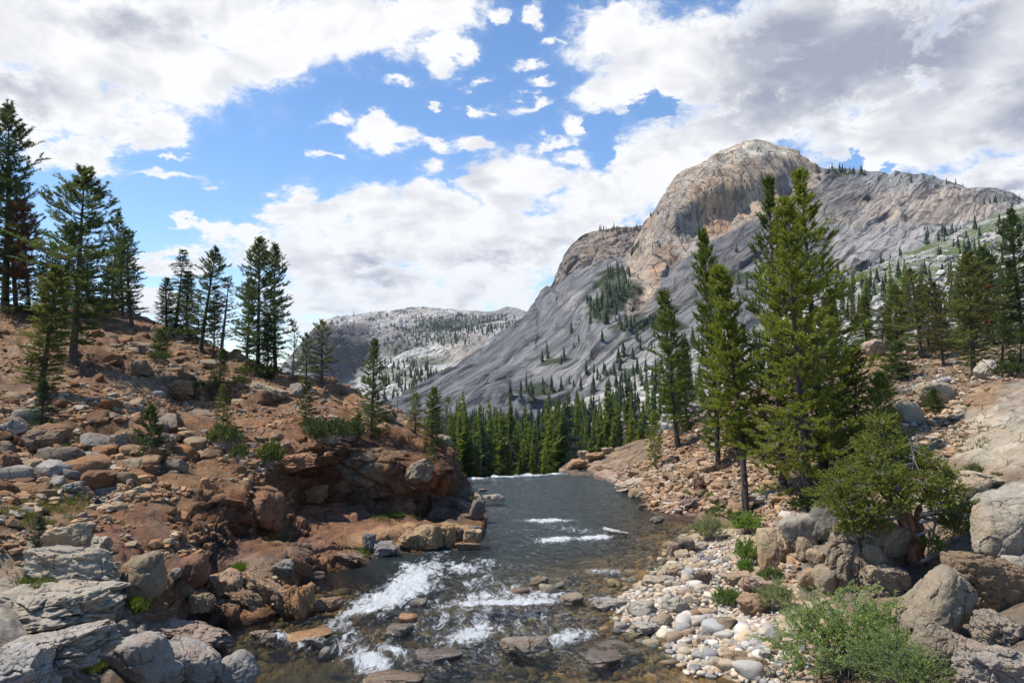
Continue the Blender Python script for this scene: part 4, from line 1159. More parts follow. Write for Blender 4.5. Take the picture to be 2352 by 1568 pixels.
def conifer(seed, H, R, crown0=0.15, profile='full', nbr=170, brush=5, per=40, nl=0.085, nw=0.009, droop=0.0, dead=10, bend=0.15, up=0.35, trunk_r=None, blen=0.38, cut=0.0):
    r = np.random.default_rng(seed)
    zs = np.linspace(0, H, 14)
    ph = r.uniform(0, 6.28, 2)
    cxy = np.stack([np.sin(zs / H * 2.3 + ph[0]) - np.sin(ph[0]), np.sin(zs / H * 2.0 + ph[1]) - np.sin(ph[1])], -1) * bend
    tr = (trunk_r or H * 0.0145) * np.clip(1 - zs / H, 0.03, 1) ** 0.85
    tr[0] *= 1.35
    spine = np.concatenate([cxy, zs[:, None]], 1)

    def at(z):
        return np.array([np.interp(z, zs, spine[:, 0]), np.interp(z, zs, spine[:, 1]), z])
    paths, radii = [spine], [tr]
    bases, axes, lens = [], [], []
    lump = r.uniform(0.55, 1.35, 16)
    for i in range(nbr):
        t = (i + r.uniform(0, 1)) / nbr
        nwh = max(8, int(H * 3.2))
        t = (math.floor(t * nwh) + 0.5 + r.normal(0, 0.30)) / nwh
        t = min(max(t, 0.0), 0.995) ** 0.92
        z = H * (crown0 + (0.985 - crown0) * t)
        f = {'full': (1 - t) ** 0.88 * (0.6 + 0.4 * min(1, t / 0.18)), 'slim': (1 - t) ** 0.55 * (0.55 + 0.45 * min(1, t / 0.3)), 'cone': (1 - t) ** 0.95, 'open': (1 - t) ** 0.6 * (0.45 + 0.55 * min(1, t / 0.3))}[profile]
        L = R * (0.06 + f) * lump[int(t * 15.99)] * r.uniform(0.55, 1.12)
        if cut and r.random() < cut:
            continue
        a = i * 2.39996 + r.normal(0, 0.5)
        el = -0.25 - droop + (0.35 + up + droop) * t + 0.45 * t ** 3 + r.normal(0, 0.10)
        d0 = np.array([math.cos(a) * math.cos(el), math.sin(a) * math.cos(el), math.sin(el)])
        s = np.linspace(0, 1, 5)
        curl = (0.22 if not droop else -0.12) * L
        path = at(z)[None] + d0[None] * (L * s)[:, None] + np.array([0, 0, 1.0])[None] * (curl * s ** 2.2)[:, None]
        path[1:] += r.normal(0, 0.03 * L, (4, 3))
        paths.append(path)
        radii.append((0.010 + 0.012 * L) * np.array([1, .75, .5, .3, .12]) * (H / 10) ** 0.3)
        side = np.cross(d0, [0, 0, 1.0])
        side /= np.linalg.norm(side) + 1e-9
        nb = max(2, int(round(brush * (0.35 + 0.9 * L / R))))
        for k in range(nb):
            sp = 1.0 if k == 0 else r.uniform(0.28, 1.0)
            b = np.array([np.interp(sp, s, path[:, c]) for c in range(3)])
            tang = path[min(4, int(sp * 4) + 1)] - path[min(3, int(sp * 4))]
            tang /= np.linalg.norm(tang) + 1e-9
            ax = tang * (1.0 if k == 0 else 0.65) + (side * (r.choice([-1, 1]) * r.uniform(0.4, 1.0)) if k else 0) + np.array([0, 0, r.uniform(0.05, 0.5) - droop * 1.2])
            ax /= np.linalg.norm(ax)
            ll = blen * r.uniform(0.6, 1.25) * (0.6 + 0.4 * min(1, L / (0.5 * R)))
            off = 0 if k == 0 else r.uniform(0, 0.22) * L * 0.8
            b0 = b + ax * off
            if off > 0.12:
                paths.append(np.stack([b, b0]))
                radii.append(np.array([0.010, 0.005]))
            bases.append(b0 - ax * ll * 0.25)
            axes.append(ax)
            lens.append(ll)
    # dead stubs below the crown
    for i in range(dead):
        z = H * r.uniform(0.06, crown0 + 0.25)
        a = r.uniform(0, 6.28)
        d0 = np.array([math.cos(a), math.sin(a), r.uniform(-0.4, 0.1)])
        L = R * r.uniform(0.25, 0.7)
        pth = at(z)[None] + d0[None] * (L * np.linspace(0, 1, 4))[:, None]
        pth[1:] += r.normal(0, 0.06 * L, (3, 3))
        paths.append(pth)
        radii.append(np.array([.018, .012, .008, .003]))
    # leader
    bases.append(at(H * 0.965))
    axes.append(np.array([0, 0, 1.0]))
    lens.append(H * 0.04)
    tV, tF = tubes(paths[:1], radii[:1], 8)
    bV, bF = tubes(paths[1:], radii[1:], 4)
    nV, nF, nC = needles(r, np.array(bases), np.array(axes), np.array(lens), per, nl, nw)
    return (tV, tF), (bV, bF), (nV, nF, nC), R


def tree_meshes(name, bark, *a, **k):
    (tV, tF), (bV, bF), (nV, nF, nC), R = conifer(*a, **k)
    return mesh_from(name + '_trunk', tV, tF, [bark], True), mesh_from(name + '_crown', nV, nF, [M_NEEDLE], False, nC), a[1], R, mesh_from(name + '_branches', bV, bF, [bark], True)


PROTO = {}
PROTO['full0'] = tree_meshes('pine', M_BARK, 1, 12.0, 2.1, 0.07, 'full', 270, 8, 46, 0.12, 0.015, blen=0.5, cut=0.2, dead=40)
PROTO['full1'] = tree_meshes('pine', M_BARK, 2, 12.0, 2.3, 0.05, 'full', 280, 8, 46, 0.12, 0.015, blen=0.5, cut=0.2, dead=40)
PROTO['slim0'] = tree_meshes('slim_pine', M_BARK, 3, 10.5, 1.15, 0.10, 'slim', 230, 7, 44, 0.115, 0.014, bend=0.3, blen=0.45)
PROTO['slim1'] = tree_meshes('slim_pine', M_BARK, 4, 10.5, 1.15, 0.16, 'slim', 200, 6, 44, 0.115, 0.014, dead=22, bend=0.3, blen=0.45)
PROTO['slim2'] = tree_meshes('slim_pine', M_BARK, 23, 10.5, 1.2, 0.30, 'slim', 190, 7, 44, 0.115, 0.014, dead=46, bend=0.25, blen=0.45)
PROTO['open0'] = tree_meshes('open_pine', M_BARK, 5, 10.0, 1.7, 0.10, 'open', 170, 8, 42, 0.13, 0.016, dead=18, blen=0.5)
PROTO['open1'] = tree_meshes('open_pine', M_BARK, 6, 10.0, 1.45, 0.16, 'open', 150, 7, 42, 0.13, 0.016, dead=24, blen=0.5)
PROTO['open2'] = tree_meshes('open_pine', M_BARK, 16, 10.0, 1.9, 0.10, 'open', 190, 7, 42, 0.13, 0.016, dead=14, cut=0.25, blen=0.5)
PROTO['fir0'] = tree_meshes('fir', M_BARK, 7, 9.0, 1.8, 0.02, 'cone', 280, 8, 40, 0.095, 0.015, droop=0.12, blen=0.45)
PROTO['hemlock'] = tree_meshes('hemlock', M_BARK, 8, 9.0, 2.3, 0.06, 'cone', 220, 9, 40, 0.09, 0.014, droop=0.32, up=0.2, cut=0.15, blen=0.5)
PROTO['sparse'] = tree_meshes('sparse_pine', M_BARKPALE, 9, 9.0, 1.3, 0.14, 'open', 95, 5, 40, 0.12, 0.015, dead=50, cut=0.2, blen=0.45)
PROTO['young0'] = tree_meshes('young_pine', M_BARKPALE, 10, 2.6, 0.8, 0.02, 'cone', 120, 6, 36, 0.085, 0.010, dead=0, bend=0.05, blen=0.28, trunk_r=0.045)
PROTO['young1'] = tree_meshes('young_pine', M_BARKPALE, 11, 3.2, 0.65, 0.06, 'open', 90, 5, 36, 0.085, 0.010, dead=6, bend=0.12, blen=0.28, trunk_r=0.045)


def align(vec, spin):
    q = Vector((0, 0, 1)).rotation_difference(Vector(vec).normalized())
    return q.to_matrix().to_4x4() @ Matrix.Rotation(spin, 4, 'Z')


SPIN = random.Random(11)


def plant_tree(kind, base, top, halfw, color, label, name='pine_tree', sheets=('L',), Y=None, category='pine tree', group=None, sink=0.12):
    """base and top in the view; the foot stands on the ground there"""
    h = hit(base[0], base[1], sheets, 14.0) if Y is None else None
    B = h[0] if h is not None else U(base[0], base[1], Y)
    T = U(top[0], top[1], B[1])
    tm, cm, PH, PRad, bmesh_ = PROTO[kind]
    B = B - np.array([0, 0, sink])
    L = float(np.linalg.norm(T - B))
    s = L / PH
    w = (halfw / FP * B[1]) / PRad
    w = min(max(w, 0.55 * s), 1.8 * s)
    root = add(name, None, label=label, category=category, group=group)
    root.empty_display_size = 0.3
    root.matrix_world = Matrix.Translation([float(c) for c in B]) @ align(T - B, SPIN.uniform(0, 6.28)) @ Matrix.Diagonal((w, w, s, 1))
    add('trunk', tm, parent=root)
    add('branches', bmesh_, parent=root, kind='stuff')
    add('crown', cm, parent=root, color=color)
    return root
# ================================================================== trees of the left hillside
DK, MID, OLV, BRT, YEL, BLU, BRN, RED = (0.070, 0.105, 0.040), (0.098, 0.135, 0.040), (0.135, 0.158, 0.048), (0.205, 0.25, 0.036), (0.18, 0.21, 0.03), (0.066, 0.108, 0.062), (0.165, 0.115, 0.055), (0.160, 0.080, 0.042)
left_trees = [
    ('open1', (12, 715), (2, 238), 70, DK, 'tall dark pine cut by the left edge, its tip the highest on the hill'),
    ('open0', (38, 718), (30, 390), 55, MID, 'dark green pine second from the left edge, beside the reddish dying pine'),
    ('open2', (68, 722), (62, 462), 48, RED, 'reddish brown dying pine near the left edge of the hilltop'),
    ('open2', (98, 735), (92, 600), 32, MID, 'short pine between the reddish pine and the big leaning pine'),
    ('open0', (168, 832), (222, 398), 90, MID, 'big leaning pine with a bent dark trunk on the rust-coloured slope'),
    ('open1', (150, 715), (157, 512), 38, DK, 'shorter dark pine just behind the big leaning pine'),
    ('open1', (258, 702), (270, 487), 28, DK, 'thin open pine right of the big leaning pine'),
    ('slim1', (285, 725), (287, 545), 24, DK, 'thin dark pine tucked behind the narrow pine with bare lower trunk'),
    ('slim1', (303, 745), (311, 530), 30, DK, 'narrow dark pine with a bare lower trunk on the skyline'),
    ('hemlock', (402, 752), (415, 572), 52, BLU, 'drooping feathery hemlock with a thin bare tip on the skyline'),
    ('fir0', (432, 765), (432, 622), 42, DK, 'dense dark fir beside the drooping hemlock'),
    ('open1', (463, 797), (487, 568), 40, DK, 'open pine left of the brownish thin pine on the ridge'),
    ('sparse', (510, 802), (515, 640), 34, BRN, 'thin brownish half-bare pine in the ridge cluster'),
    ('slim1', (540, 760), (545, 560), 32, DK, 'slim dark pine behind the brownish half-bare pine'),
    ('open0', (592, 856), (596, 553), 52, DK, 'tallest dark pine at the right of the ridge cluster'),
    ('open1', (632, 850), (635, 563), 38, BLU, 'bluish dark pine at the right end of the ridge cluster'),
    ('fir0', (506, 888), (508, 800), 30, DK, 'short dense dark fir below the ridge cluster'),
    ('sparse', (672, 868), (675, 745), 20, MID, 'thin small pine on the skyline right of the ridge cluster'),
    ('open2', (703, 895), (706, 765), 26, MID, 'small pine with wispy top left of the tall grey-green pine on the skyline'),
    ('open2', (738, 878), (741, 735), 32, OLV, 'grey-green pine on the skyline in front of the far cliff'),
    ('full1', (855, 1000), (860, 778), 46, MID, 'lone full dark pine standing on top of the river cliff'),
    ('open2', (953, 990), (957, 902), 22, OLV, 'small olive pine on the rim right of the lone full pine'),
    ('slim0', (998, 1030), (998, 890), 24, OLV, 'light green pine at the corner of the river cliff'),
    ('sparse', (1022, 1000), (1025, 910), 18, MID, 'thin small pine at the far right end of the cliff rim'),
    ('sparse', (945, 965), (946, 880), 16, OLV, 'wispy thin pine behind the cliff rim beside the dead snag'),
    ('slim0', (96, 905), (112, 612), 50, OLV, 'light green slender pine with a pale trunk on the left slope'),
]
for kind, b, t, w, c, lab in left_trees:
    nm = {'hemlock': 'hemlock_tree', 'fir0': 'fir_tree'}.get(kind, 'pine_tree')
    w *= 1.22
    c = tuple(1.22 * v for v in c)
    plant_tree(kind, b, t, w, c, lab, nm, ('L',), category=nm.split('_')[0] + ' tree', group='trees on the left hillside')
more_left = [
    ('open1', (128, 728), (126, 560), 40, MID, 'dark pine between the reddish pine and the leaning pine, set back on the hilltop'),
    ('slim1', (202, 724), (205, 575), 30, MID, 'slim pine behind the crown of the big leaning pine'),
    ('open2', (240, 735), (246, 610), 34, OLV, 'olive pine right behind the trunk of the big leaning pine'),
    ('slim1', (385, 752), (388, 640), 26, DK, 'small slim pine at the left foot of the drooping hemlock'),
    ('open1', (568, 842), (570, 640), 34, MID, 'shorter pine left of the tallest ridge pine'),
    ('fir0', (612, 862), (614, 720), 36, DK, 'dense low fir in front of the right-hand ridge pines'),
    ('open2', (488, 815), (490, 690), 32, OLV, 'low olive pine in front of the brownish half-bare pine'),
]
for kind, b, t, w, c, lab in more_left:
    plant_tree(kind, b, t, w, c, lab, 'fir_tree' if kind == 'fir0' else 'pine_tree', ('L',), category='fir tree' if kind == 'fir0' else 'pine tree', group='trees on the left hillside')
small_left = [
    ('fir0', (95, 985), (100, 872), 62, (0.040, 0.085, 0.040), 'small dense dark green fir at the foot of the slender pale-trunked pine', 'young_fir'),
    ('young0', (347, 1056), (348, 932), 40, (0.060, 0.095, 0.026), 'young conical pine alone on the middle of the rust-coloured slope', 'young_pine'),
    ('young1', (508, 1000), (509, 886), 22, OLV, 'young pine with a thin leader rising out of a round shrub', 'young_pine'),
    ('young1', (700, 965), (706, 878), 26, (0.06, 0.09, 0.026), 'small ragged pine left of the dark shrub mat on the cliff top', 'young_pine'),
    ('young0', (366, 812), (366, 757), 28, MID, 'small pine seedling high on the slope below the skyline gap', 'young_pine'),
    ('young1', (990, 1072), (994, 1012), 16, OLV, 'small pine hanging on the corner of the river cliff', 'young_pine'),
    ('young0', (93, 1256), (94, 1186), 26, (0.075, 0.105, 0.065), 'bluish pine seedling between pale boulders at the lower left', 'young_pine'),
    ('young0', (300, 705), (300, 676), 18, MID, 'tiny seedling on the left skyline', 'young_pine'),
    ('young0', (820, 1003), (822, 952), 22, DK, 'small dark pine at the left foot of the lone full pine', 'young_pine'),
]
for kind, b, t, w, c, lab, nm in small_left:
    plant_tree(kind, b, t, w, c, lab, nm, ('L',), category=nm.replace('_', ' '), group='young trees on the left hillside', sink=0.05)

# ================================================================== trees of the right bank
right_trees = [
    ('full0', (1893, 1090), (1845, 389), 138, BRT, 'tallest bright green pine of the right bank clump', 31.0),
    ('full1', (1858, 1158), (1800, 461), 150, BRT, 'broad bright pine at the front of the right bank clump', 28.2),
    ('full0', (1800, 1130), (1757, 402), 100, (0.105, 0.150, 0.032), 'darker tall pine at the left back of the right bank clump', 33.0),
    ('full1', (1960, 1070), (1957, 800), 80, (0.085, 0.125, 0.030), 'dark dense pine at the right side of the bright clump', 31.5),
    ('full0', (1915, 1030), (1905, 660), 80, (0.095, 0.14, 0.030), 'dark green pine behind the right side of the bright clump', 36.0),
    ('slim2', (1712, 1192), (1672, 613), 72, BRT, 'lone slender pine with a bare dark lower trunk at the water side', 31.2),
    ('slim0', (1648, 1080), (1614, 532), 46, (0.135, 0.185, 0.030), 'tall slender pine behind the lone waterside pine', 37.5),
    ('slim1', (1556, 1022), (1519, 672), 44, (0.130, 0.18, 0.030), 'slender leaning pine on the red rock bank left of the clump', 42.0),
    ('fir0', (1577, 985), (1572, 778), 44, (0.095, 0.13, 0.034), 'dense dark pine between two slender pines on the red bank', 46.0),
    ('fir0', (1700, 1030), (1690, 745), 50, (0.105, 0.15, 0.034), 'dense pine behind the lone waterside pine', 40.0),
    ('young0', (2020, 1085), (2016, 862), 70, (0.17, 0.215, 0.045), 'conical green pine just behind the gnarled juniper', 27.0),
]
for kind, b, t, w, c, lab, Y in right_trees:
    plant_tree(kind, b, t, w, c, lab, 'pine_tree', ('R',), None, group='pines on the right bank')
plant_tree('young1', (1505, 1073), (1503, 947), 24, BRT, 'slim bright sapling with a curved foot on the red bank', 'young_pine', ('R',), category='young pine', group='pines on the right bank')
plant_tree('young0', (2142, 945), (2141, 893), 26, (0.075, 0.12, 0.03), 'small bushy pine in front of the pale round boulder', 'young_pine', ('R',), category='young pine', group='pines on the right bank')
slope_trees = [
    ('open2', (2114, 818), (2088, 618), 52, OLV, 'grey-green two-tone pine above the big perched boulder'),
    ('young0', (2060, 866), (2058, 785), 40, (0.075, 0.11, 0.03), 'small bushy pine beside the perched boulder'),
    ('open2', (2166, 838), (2150, 648), 36, (0.10, 0.095, 0.035), 'pine with a reddish top and leaning trunk on the right slope'),
    ('open0', (2238, 862), (2206, 583), 55, OLV, 'large grey-green pine in the middle of the right slope'),
    ('sparse', (2178, 760), (2174, 533), 32, BRN, 'tall sparse rusty brown pine on the right slope'),
    ('open2', (2282, 790), (2262, 655), 36, (0.13, 0.075, 0.035), 'pine with rusty dying needles near the right edge'),
    ('full1', (2300, 840), (2300, 715), 40, (0.07, 0.105, 0.028), 'dense green pine between the rusty pine and the right edge'),
    ('open0', (2270, 770), (2250, 572), 48, DK, 'dark pine rising behind the rusty dying pine'),
    ('open1', (2348, 785), (2331, 480), 42, DK, 'tall dark pine at the right edge of the view'),
    ('fir0', (1992, 798), (1990, 680), 42, (0.10, 0.14, 0.03), 'yellow-green conical pine left of the perched boulder'),
    ('full1', (2340, 830), (2342, 745), 50, MID, 'low dark pine cut by the right edge of the view'),
    ('open2', (2130, 800), (2128, 660), 34, OLV, 'thin grey-green pine between the two-tone pine and the red-topped pine'),
]
slope_trees += [
    ('open0', (2062, 800), (2056, 655), 40, OLV, 'grey-green pine just right of the yellow-green conical pine'),
    ('fir0', (2200, 800), (2196, 690), 38, MID, 'dense dark pine between the two large slope pines'),
    ('open1', (2238, 775), (2228, 610), 34, OLV, 'thin pine left of the dark pine behind the rusty one'),
    ('full0', (2320, 790), (2312, 600), 42, MID, 'full dark pine left of the tall pine at the right edge'),
    ('fir0', (2150, 790), (2152, 700), 30, DK, 'small dark pine behind the red-topped pine'),
    ('open2', (2025, 790), (2030, 700), 26, DK, 'thin dark pine behind the perched boulder'),
]
for kind, b, t, w, c, lab in slope_trees:
    w *= 1.25
    c = tuple(1.15 * v for v in c)
    plant_tree(kind, b, t, w, c, lab, 'pine_tree', ('R',), None, group='pines on the right slope')


# dead snags: trunk with broken stubs
def snag(seed, base, top, sheets, label, mat, nstub=12, reach=0.6, name='dead_snag', Y=None):
    r = np.random.default_rng(seed)
    h = hit(base[0], base[1], sheets, 14.0) if Y is None else None
    B = h[0] if h is not None else U(base[0], base[1], Y)
    T = U(top[0], top[1], B[1])
    L = np.linalg.norm(T - B)
    s = np.linspace(0, 1, 9)
    spine = np.stack([0.02 * L * np.sin(s * 5), 0.02 * L * np.cos(s * 4) - 0.02 * L, s * L], -1)
    root = add(name, None, label=label, category='dead tree', group='dead trees')
    root.matrix_world = Matrix.Translation([float(c) for c in B - np.array([0, 0, .1])]) @ align(T - B, r.uniform(0, 6))
    V, F = tubes([spine], [L * 0.013 * (1 - s * 0.8)], 6)
    add('trunk', mesh_from('snag_trunk', V, F, [mat], True), parent=root)
    paths, rad = [], []
    for i in range(nstub):
        z = L * r.uniform(0.25, 0.97)
        a = r.uniform(0, 6.28)
        ll = reach * r.uniform(0.3, 1) * (1.1 - z / L)
        p0 = np.array([np.interp(z, spine[:, 2], spine[:, 0]), np.interp(z, spine[:, 2], spine[:, 1]), z])
        d = np.array([math.cos(a), math.sin(a), r.uniform(-.3, .4)])
        pth = p0 + d[None] * (ll * np.linspace(0, 1, 4))[:, None]
        pth[1:] += r.normal(0, .06 * ll, (3, 3))
        paths.append(pth)
        rad.append(np.array([.018, .013, .008, .003]) * L / 6)
    V, F = tubes(paths, rad, 4)
    add('branches', mesh_from('snag_branches', V, F, [mat], True), parent=root, kind='stuff')


snag(5, (917, 948), (914, 872), ('L',), 'thin bare dead snag on the cliff rim left of the wispy pine', M_BARK, 8, 0.35)
snag(6, (1895, 1000), (1900, 560), ('R',), 'bleached dead pine with bare twigs at the right side of the bright clump', M_DEADWOOD, 60, 2.6)
snag(7, (1050, 1105), (1052, 985), ('V',), 'thin dark snag at the edge of the valley forest', M_BARK, 10, 1.5, Y=95)


# ================================================================== the valley forest
def far_tree(seed, tris=7, nb=46, R=0.16, c0=0.08, color=(0.06, 0.09, 0.03)):
    """unit-high conifer for the distance"""
    r = np.random.default_rng(seed)
    V, C = [], []
    for i in range(nb):
        t = (i + r.random()) / nb
        z = c0 + (0.97 - c0) * t
        L = R * ((1 - t) ** 0.8 * (0.65 + 0.35 * min(1, t / .15)) + 0.05) * r.uniform(0.6, 1.15)
        a = i * 2.4 + r.normal(0, .4)
        for k in range(tris):
            aa = a + r.normal(0, 0.35)
            b = np.array([math.cos(aa), math.sin(aa), 0])
            s = np.array([-b[1], b[0], 0])
            r0, r1 = L * r.uniform(0.0, 0.5), L * r.uniform(0.75, 1.1)
            w = L * r.uniform(0.14, 0.30)
            zz = z + r.normal(0, 0.012)
            V += [b * r0 + s * w + [0, 0, zz + 0.012], b * r0 - s * w + [0, 0, zz - 0.008], b * r1 + [0, 0, zz + r.uniform(-.012, 0.03)]]
            cc = np.array([1, 1, 1]) * r.uniform(0.7, 1.25)
            C += [cc, cc, cc * 1.15]
    V, C = np.array(V), np.array(C)
    F = np.arange(len(V)).reshape(-1, 3)
    for k in range(1):
        V2 = np.array([[-.008, 0, 0], [.008, 0, 0], [0, .008, 0], [0, 0, .95]])
        F2 = np.array([[0, 1, 3], [1, 2, 3], [2, 0, 3]]) + len(V)
        V = np.concatenate([V, V2])
        F = np.concatenate([F, F2])
        C = np.concatenate([C, np.full((4, 3), .5)])
    return V, F, C


FAR = []
for k in range(10):
    R_ = (0.11, 0.13, 0.15, 0.17, 0.20)[k % 5]
    a_ = far_tree(200 + k, 8, 50 + 6 * (k % 4), R_, 0.05 + 0.05 * (k % 3))
    FAR.append(mesh_from('forest_pine', a_[0], a_[1], [M_NEEDLE], False, a_[2]))
rg = np.random.default_rng(77)
# bases in the view for the trees that show largest: px range, py range, height range, how many
FOREST = [((1035, 1330), (1088, 1118), (9, 14), 62), ((1030, 1340), (1050, 1090), (11, 16), 62), ((1020, 1330), (1005, 1050), (12, 17), 45), ((1300, 1500), (1000, 1075), (8, 13), 36), ((1330, 1560), (930, 1010), (7, 12), 36), ((1460, 1660), (860, 960), (7, 12), 26), ((1900, 2340), (660, 790), (8, 14), 33)]
forest_spots = []
for (x0, x1), (y0, y1), (h0, h1), cnt in FOREST:
    for k in range(cnt):
        h = hit(rg.uniform(x0, x1), rg.uniform(y0, y1), ('V',), 12)
        if h is None:
            continue
        forest_spots.append((h[0], rg.uniform(h0, h1), 'pine of the valley forest beyond the lip of the falls' if x1 < 1345 else 'scattered pine among the pale talus below the grey slabs' if x1 < 1700 else 'pine on the boulder slope high behind the right bank'))
for P_, hh, lab in forest_spots:
    hh *= (0.74 if 'forest' in lab else 0.85) * float(np.clip(rg.lognormal(0, 0.24), .5, 1.45))
    mtx = Matrix.Translation([float(c) for c in P_ - np.array([0, 0, .3])]) @ Matrix.Rotation(rg.normal(0, .03), 4, 'Y') @ Matrix.Rotation(rg.uniform(0, 6.28), 4, 'Z') @ Matrix.Diagonal((hh * rg.uniform(.8, 1.25),) * 2 + (hh, 1))
    v = rg.uniform(0.75, 1.25)
    c = np.array((0.15, 0.195, 0.042)) * v if rg.random() < 0.65 else np.array((0.085, 0.12, 0.045)) * v
    if 'forest' not in lab and rg.random() < 0.06:
        c = np.array(BRN)
    add('forest_pine', FAR[rg.integers(0, 10)], label=lab, category='pine tree', group='distant pines: ' + lab, mat=mtx, color=c)


def cone_tree(seed, R=0.15, tiers=6, sides=7):
    r = np.random.default_rng(seed)
    V, F, C = [], [], []
    for k in range(tiers):
        z0 = 0.04 + 0.80 * k / tiers
        z1 = min(1.0, z0 + 1.9 / tiers)
        rr = R * (1 - k / tiers) ** 0.85 + 0.012
        o = len(V)
        for s in range(sides):
            a = 6.283 * (s + r.uniform(-.3, .3)) / sides + k
            q = rr * r.uniform(0.6, 1.2)
            V.append((math.cos(a) * q, math.sin(a) * q, z0 + r.uniform(-.04, .03)))
            C.append((r.uniform(.7, 1.2),) * 3)
        V.append((0, 0, z1))
        C.append((1.1,) * 3)
        F += [(o + s, o + (s + 1) % sides, o + sides) for s in range(sides)]
    return np.array(V), np.array(F), np.array(C)


def tree_mass(name, label, spots, seed, tris=3, nb=26, R=0.2, color=(0.058, 0.08, 0.04)):
    r = np.random.default_rng(seed)
    shapes = [cone_tree(seed + k, 0.13 + 0.015 * k) for k in range(5)]
    VV, FF, CC, o = [], [], [], 0
    for P_, hh in spots:
        V, F, C = shapes[r.integers(0, 5)]
        a = r.uniform(0, 6.28)
        ca, sa = math.cos(a), math.sin(a)
        w = hh * r.uniform(0.8, 1.3)
        Q = np.stack([(V[:, 0] * ca - V[:, 1] * sa) * w, (V[:, 0] * sa + V[:, 1] * ca) * w, V[:, 2] * hh], -1) + P_ - np.array([0, 0, .02 * hh])
        VV.append(Q)
        FF.append(F + o)
        CC.append(C * r.uniform(.7, 1.3))
        o += len(V)
    me = mesh_from(name, np.concatenate(VV), np.concatenate(FF), [M_NEEDLE], False, np.concatenate(CC))
    return add(name, me, label=label, category='forest', kind='stuff', color=color)


def scatter(sheets, boxes, seed, h, pred=None):
    r = np.random.default_rng(seed)
    out = []
    for (x, y, rx, ry, cnt) in boxes:
        for k in range(cnt):
            a, d = r.uniform(0, 6.28), math.sqrt(r.random())
            q = hit(x + rx * d * math.cos(a), y + ry * d * math.sin(a), sheets, 8)
            if q is not None:
                out.append((q[0], r.uniform(*h)))
    return out


tree_mass('valley_woods', 'dense pine woods filling the valley floor behind the front trees', scatter(('V',), [(960, 1050, 90, 60, 80), (1180, 1030, 180, 60, 260), (1180, 985, 200, 26, 150), (1350, 960, 120, 40, 40), (1500, 900, 120, 50, 40), (1700, 830, 200, 40, 40), (2100, 690, 250, 70, 75), (2280, 570, 140, 60, 50), (1980, 690, 90, 50, 30)], 81, (5, 10)), 300, 3, 30)
tree_mass('ledge_woods', 'dark tree clumps on the ledges and gully of the grey mountain', scatter(('M',), [(1415, 650, 32, 50, 60), (1385, 700, 40, 32, 60), (1470, 745, 90, 16, 34), (1560, 780, 100, 40, 26), (1300, 820, 70, 20, 6), (1280, 900, 120, 25, 20), (1640, 680, 60, 40, 16), (1700, 620, 70, 50, 16), (1430, 850, 90, 40, 20), (1320, 740, 90, 60, 6), (1940, 660, 70, 30, 45), (2060, 620, 80, 30, 30), (2230, 550, 110, 30, 28), (1920, 392, 18, 8, 14), (1965, 396, 30, 4, 14), (2060, 410, 50, 8, 5), (2310, 470, 50, 20, 16), (2180, 425, 40, 10, 6), (1350, 600, 5, 5, 1), (1500, 490, 20, 8, 6)], 82, (4, 12)), 320)
tree_mass('bench_woods', 'rows of small dark trees on the pale granite benches', scatter(('G',), [(1010, 780, 80, 14, 60), (930, 840, 60, 14, 50), (960, 870, 60, 14, 50), (880, 870, 50, 20, 40), (1100, 755, 70, 10, 70), (1180, 745, 40, 8, 40), (900, 900, 60, 25, 30)], 83, (7, 16)), 340)
tree_mass('plateau_woods', 'far dark woods along the plateau below the pale summit', scatter(('F',), [(1060, 745, 110, 16, 170), (940, 790, 60, 25, 110), (980, 755, 70, 14, 60), (1120, 728, 70, 6, 70), (900, 740, 80, 20, 20), (900, 722, 90, 8, 12)], 84, (9, 19)), 360)
tree_mass('shoulder_trees', 'tiny trees along the top of the shoulder dome', scatter(('D',), [(1430, 526, 60, 5, 20)], 85, (5, 11)), 380)
# ================================================================== boulders that stand out one by one
RB = np.random.default_rng(5)


def boulder(kind, i, px, py, hw, hh, color, label, sheets=('L',), foot=None, roll=0.0, deep=1.0, name='boulder', Y=None, spin=None, category='boulder', group=None, yaw=None):
    """px, py is the middle of the boulder in the view, hw, hh its half size there"""
    fy = foot if foot is not None else py + hh * 0.75
    if Y is None:
        h = hit(px, fy, sheets, 16.0)
        Y = h[0][1] if h is not None and h[0][2] > -0.02 else onz(px, fy, 0)[1]
    a, c = hw / FP * Y, hh / FP * Y
    b = deep * 0.5 * (a + c)
    ctr = U(px, py, Y + 0.35 * b)
    yw = RB.uniform(-0.5, 0.5) if yaw is None else yaw
    m = Matrix.Translation([float(x) for x in ctr]) @ Matrix.Rotation(-roll, 4, 'Y') @ Matrix.Diagonal((a * 1.04, b, c * 1.06, 1)) @ Matrix.Rotation(yw, 4, 'Z')
    return add(name, rock_mesh(kind, i, hw > 58), label=label, category=category, group=group, mat=m, color=np.array(color) * np.array((1.10, 1.04, 0.95)))


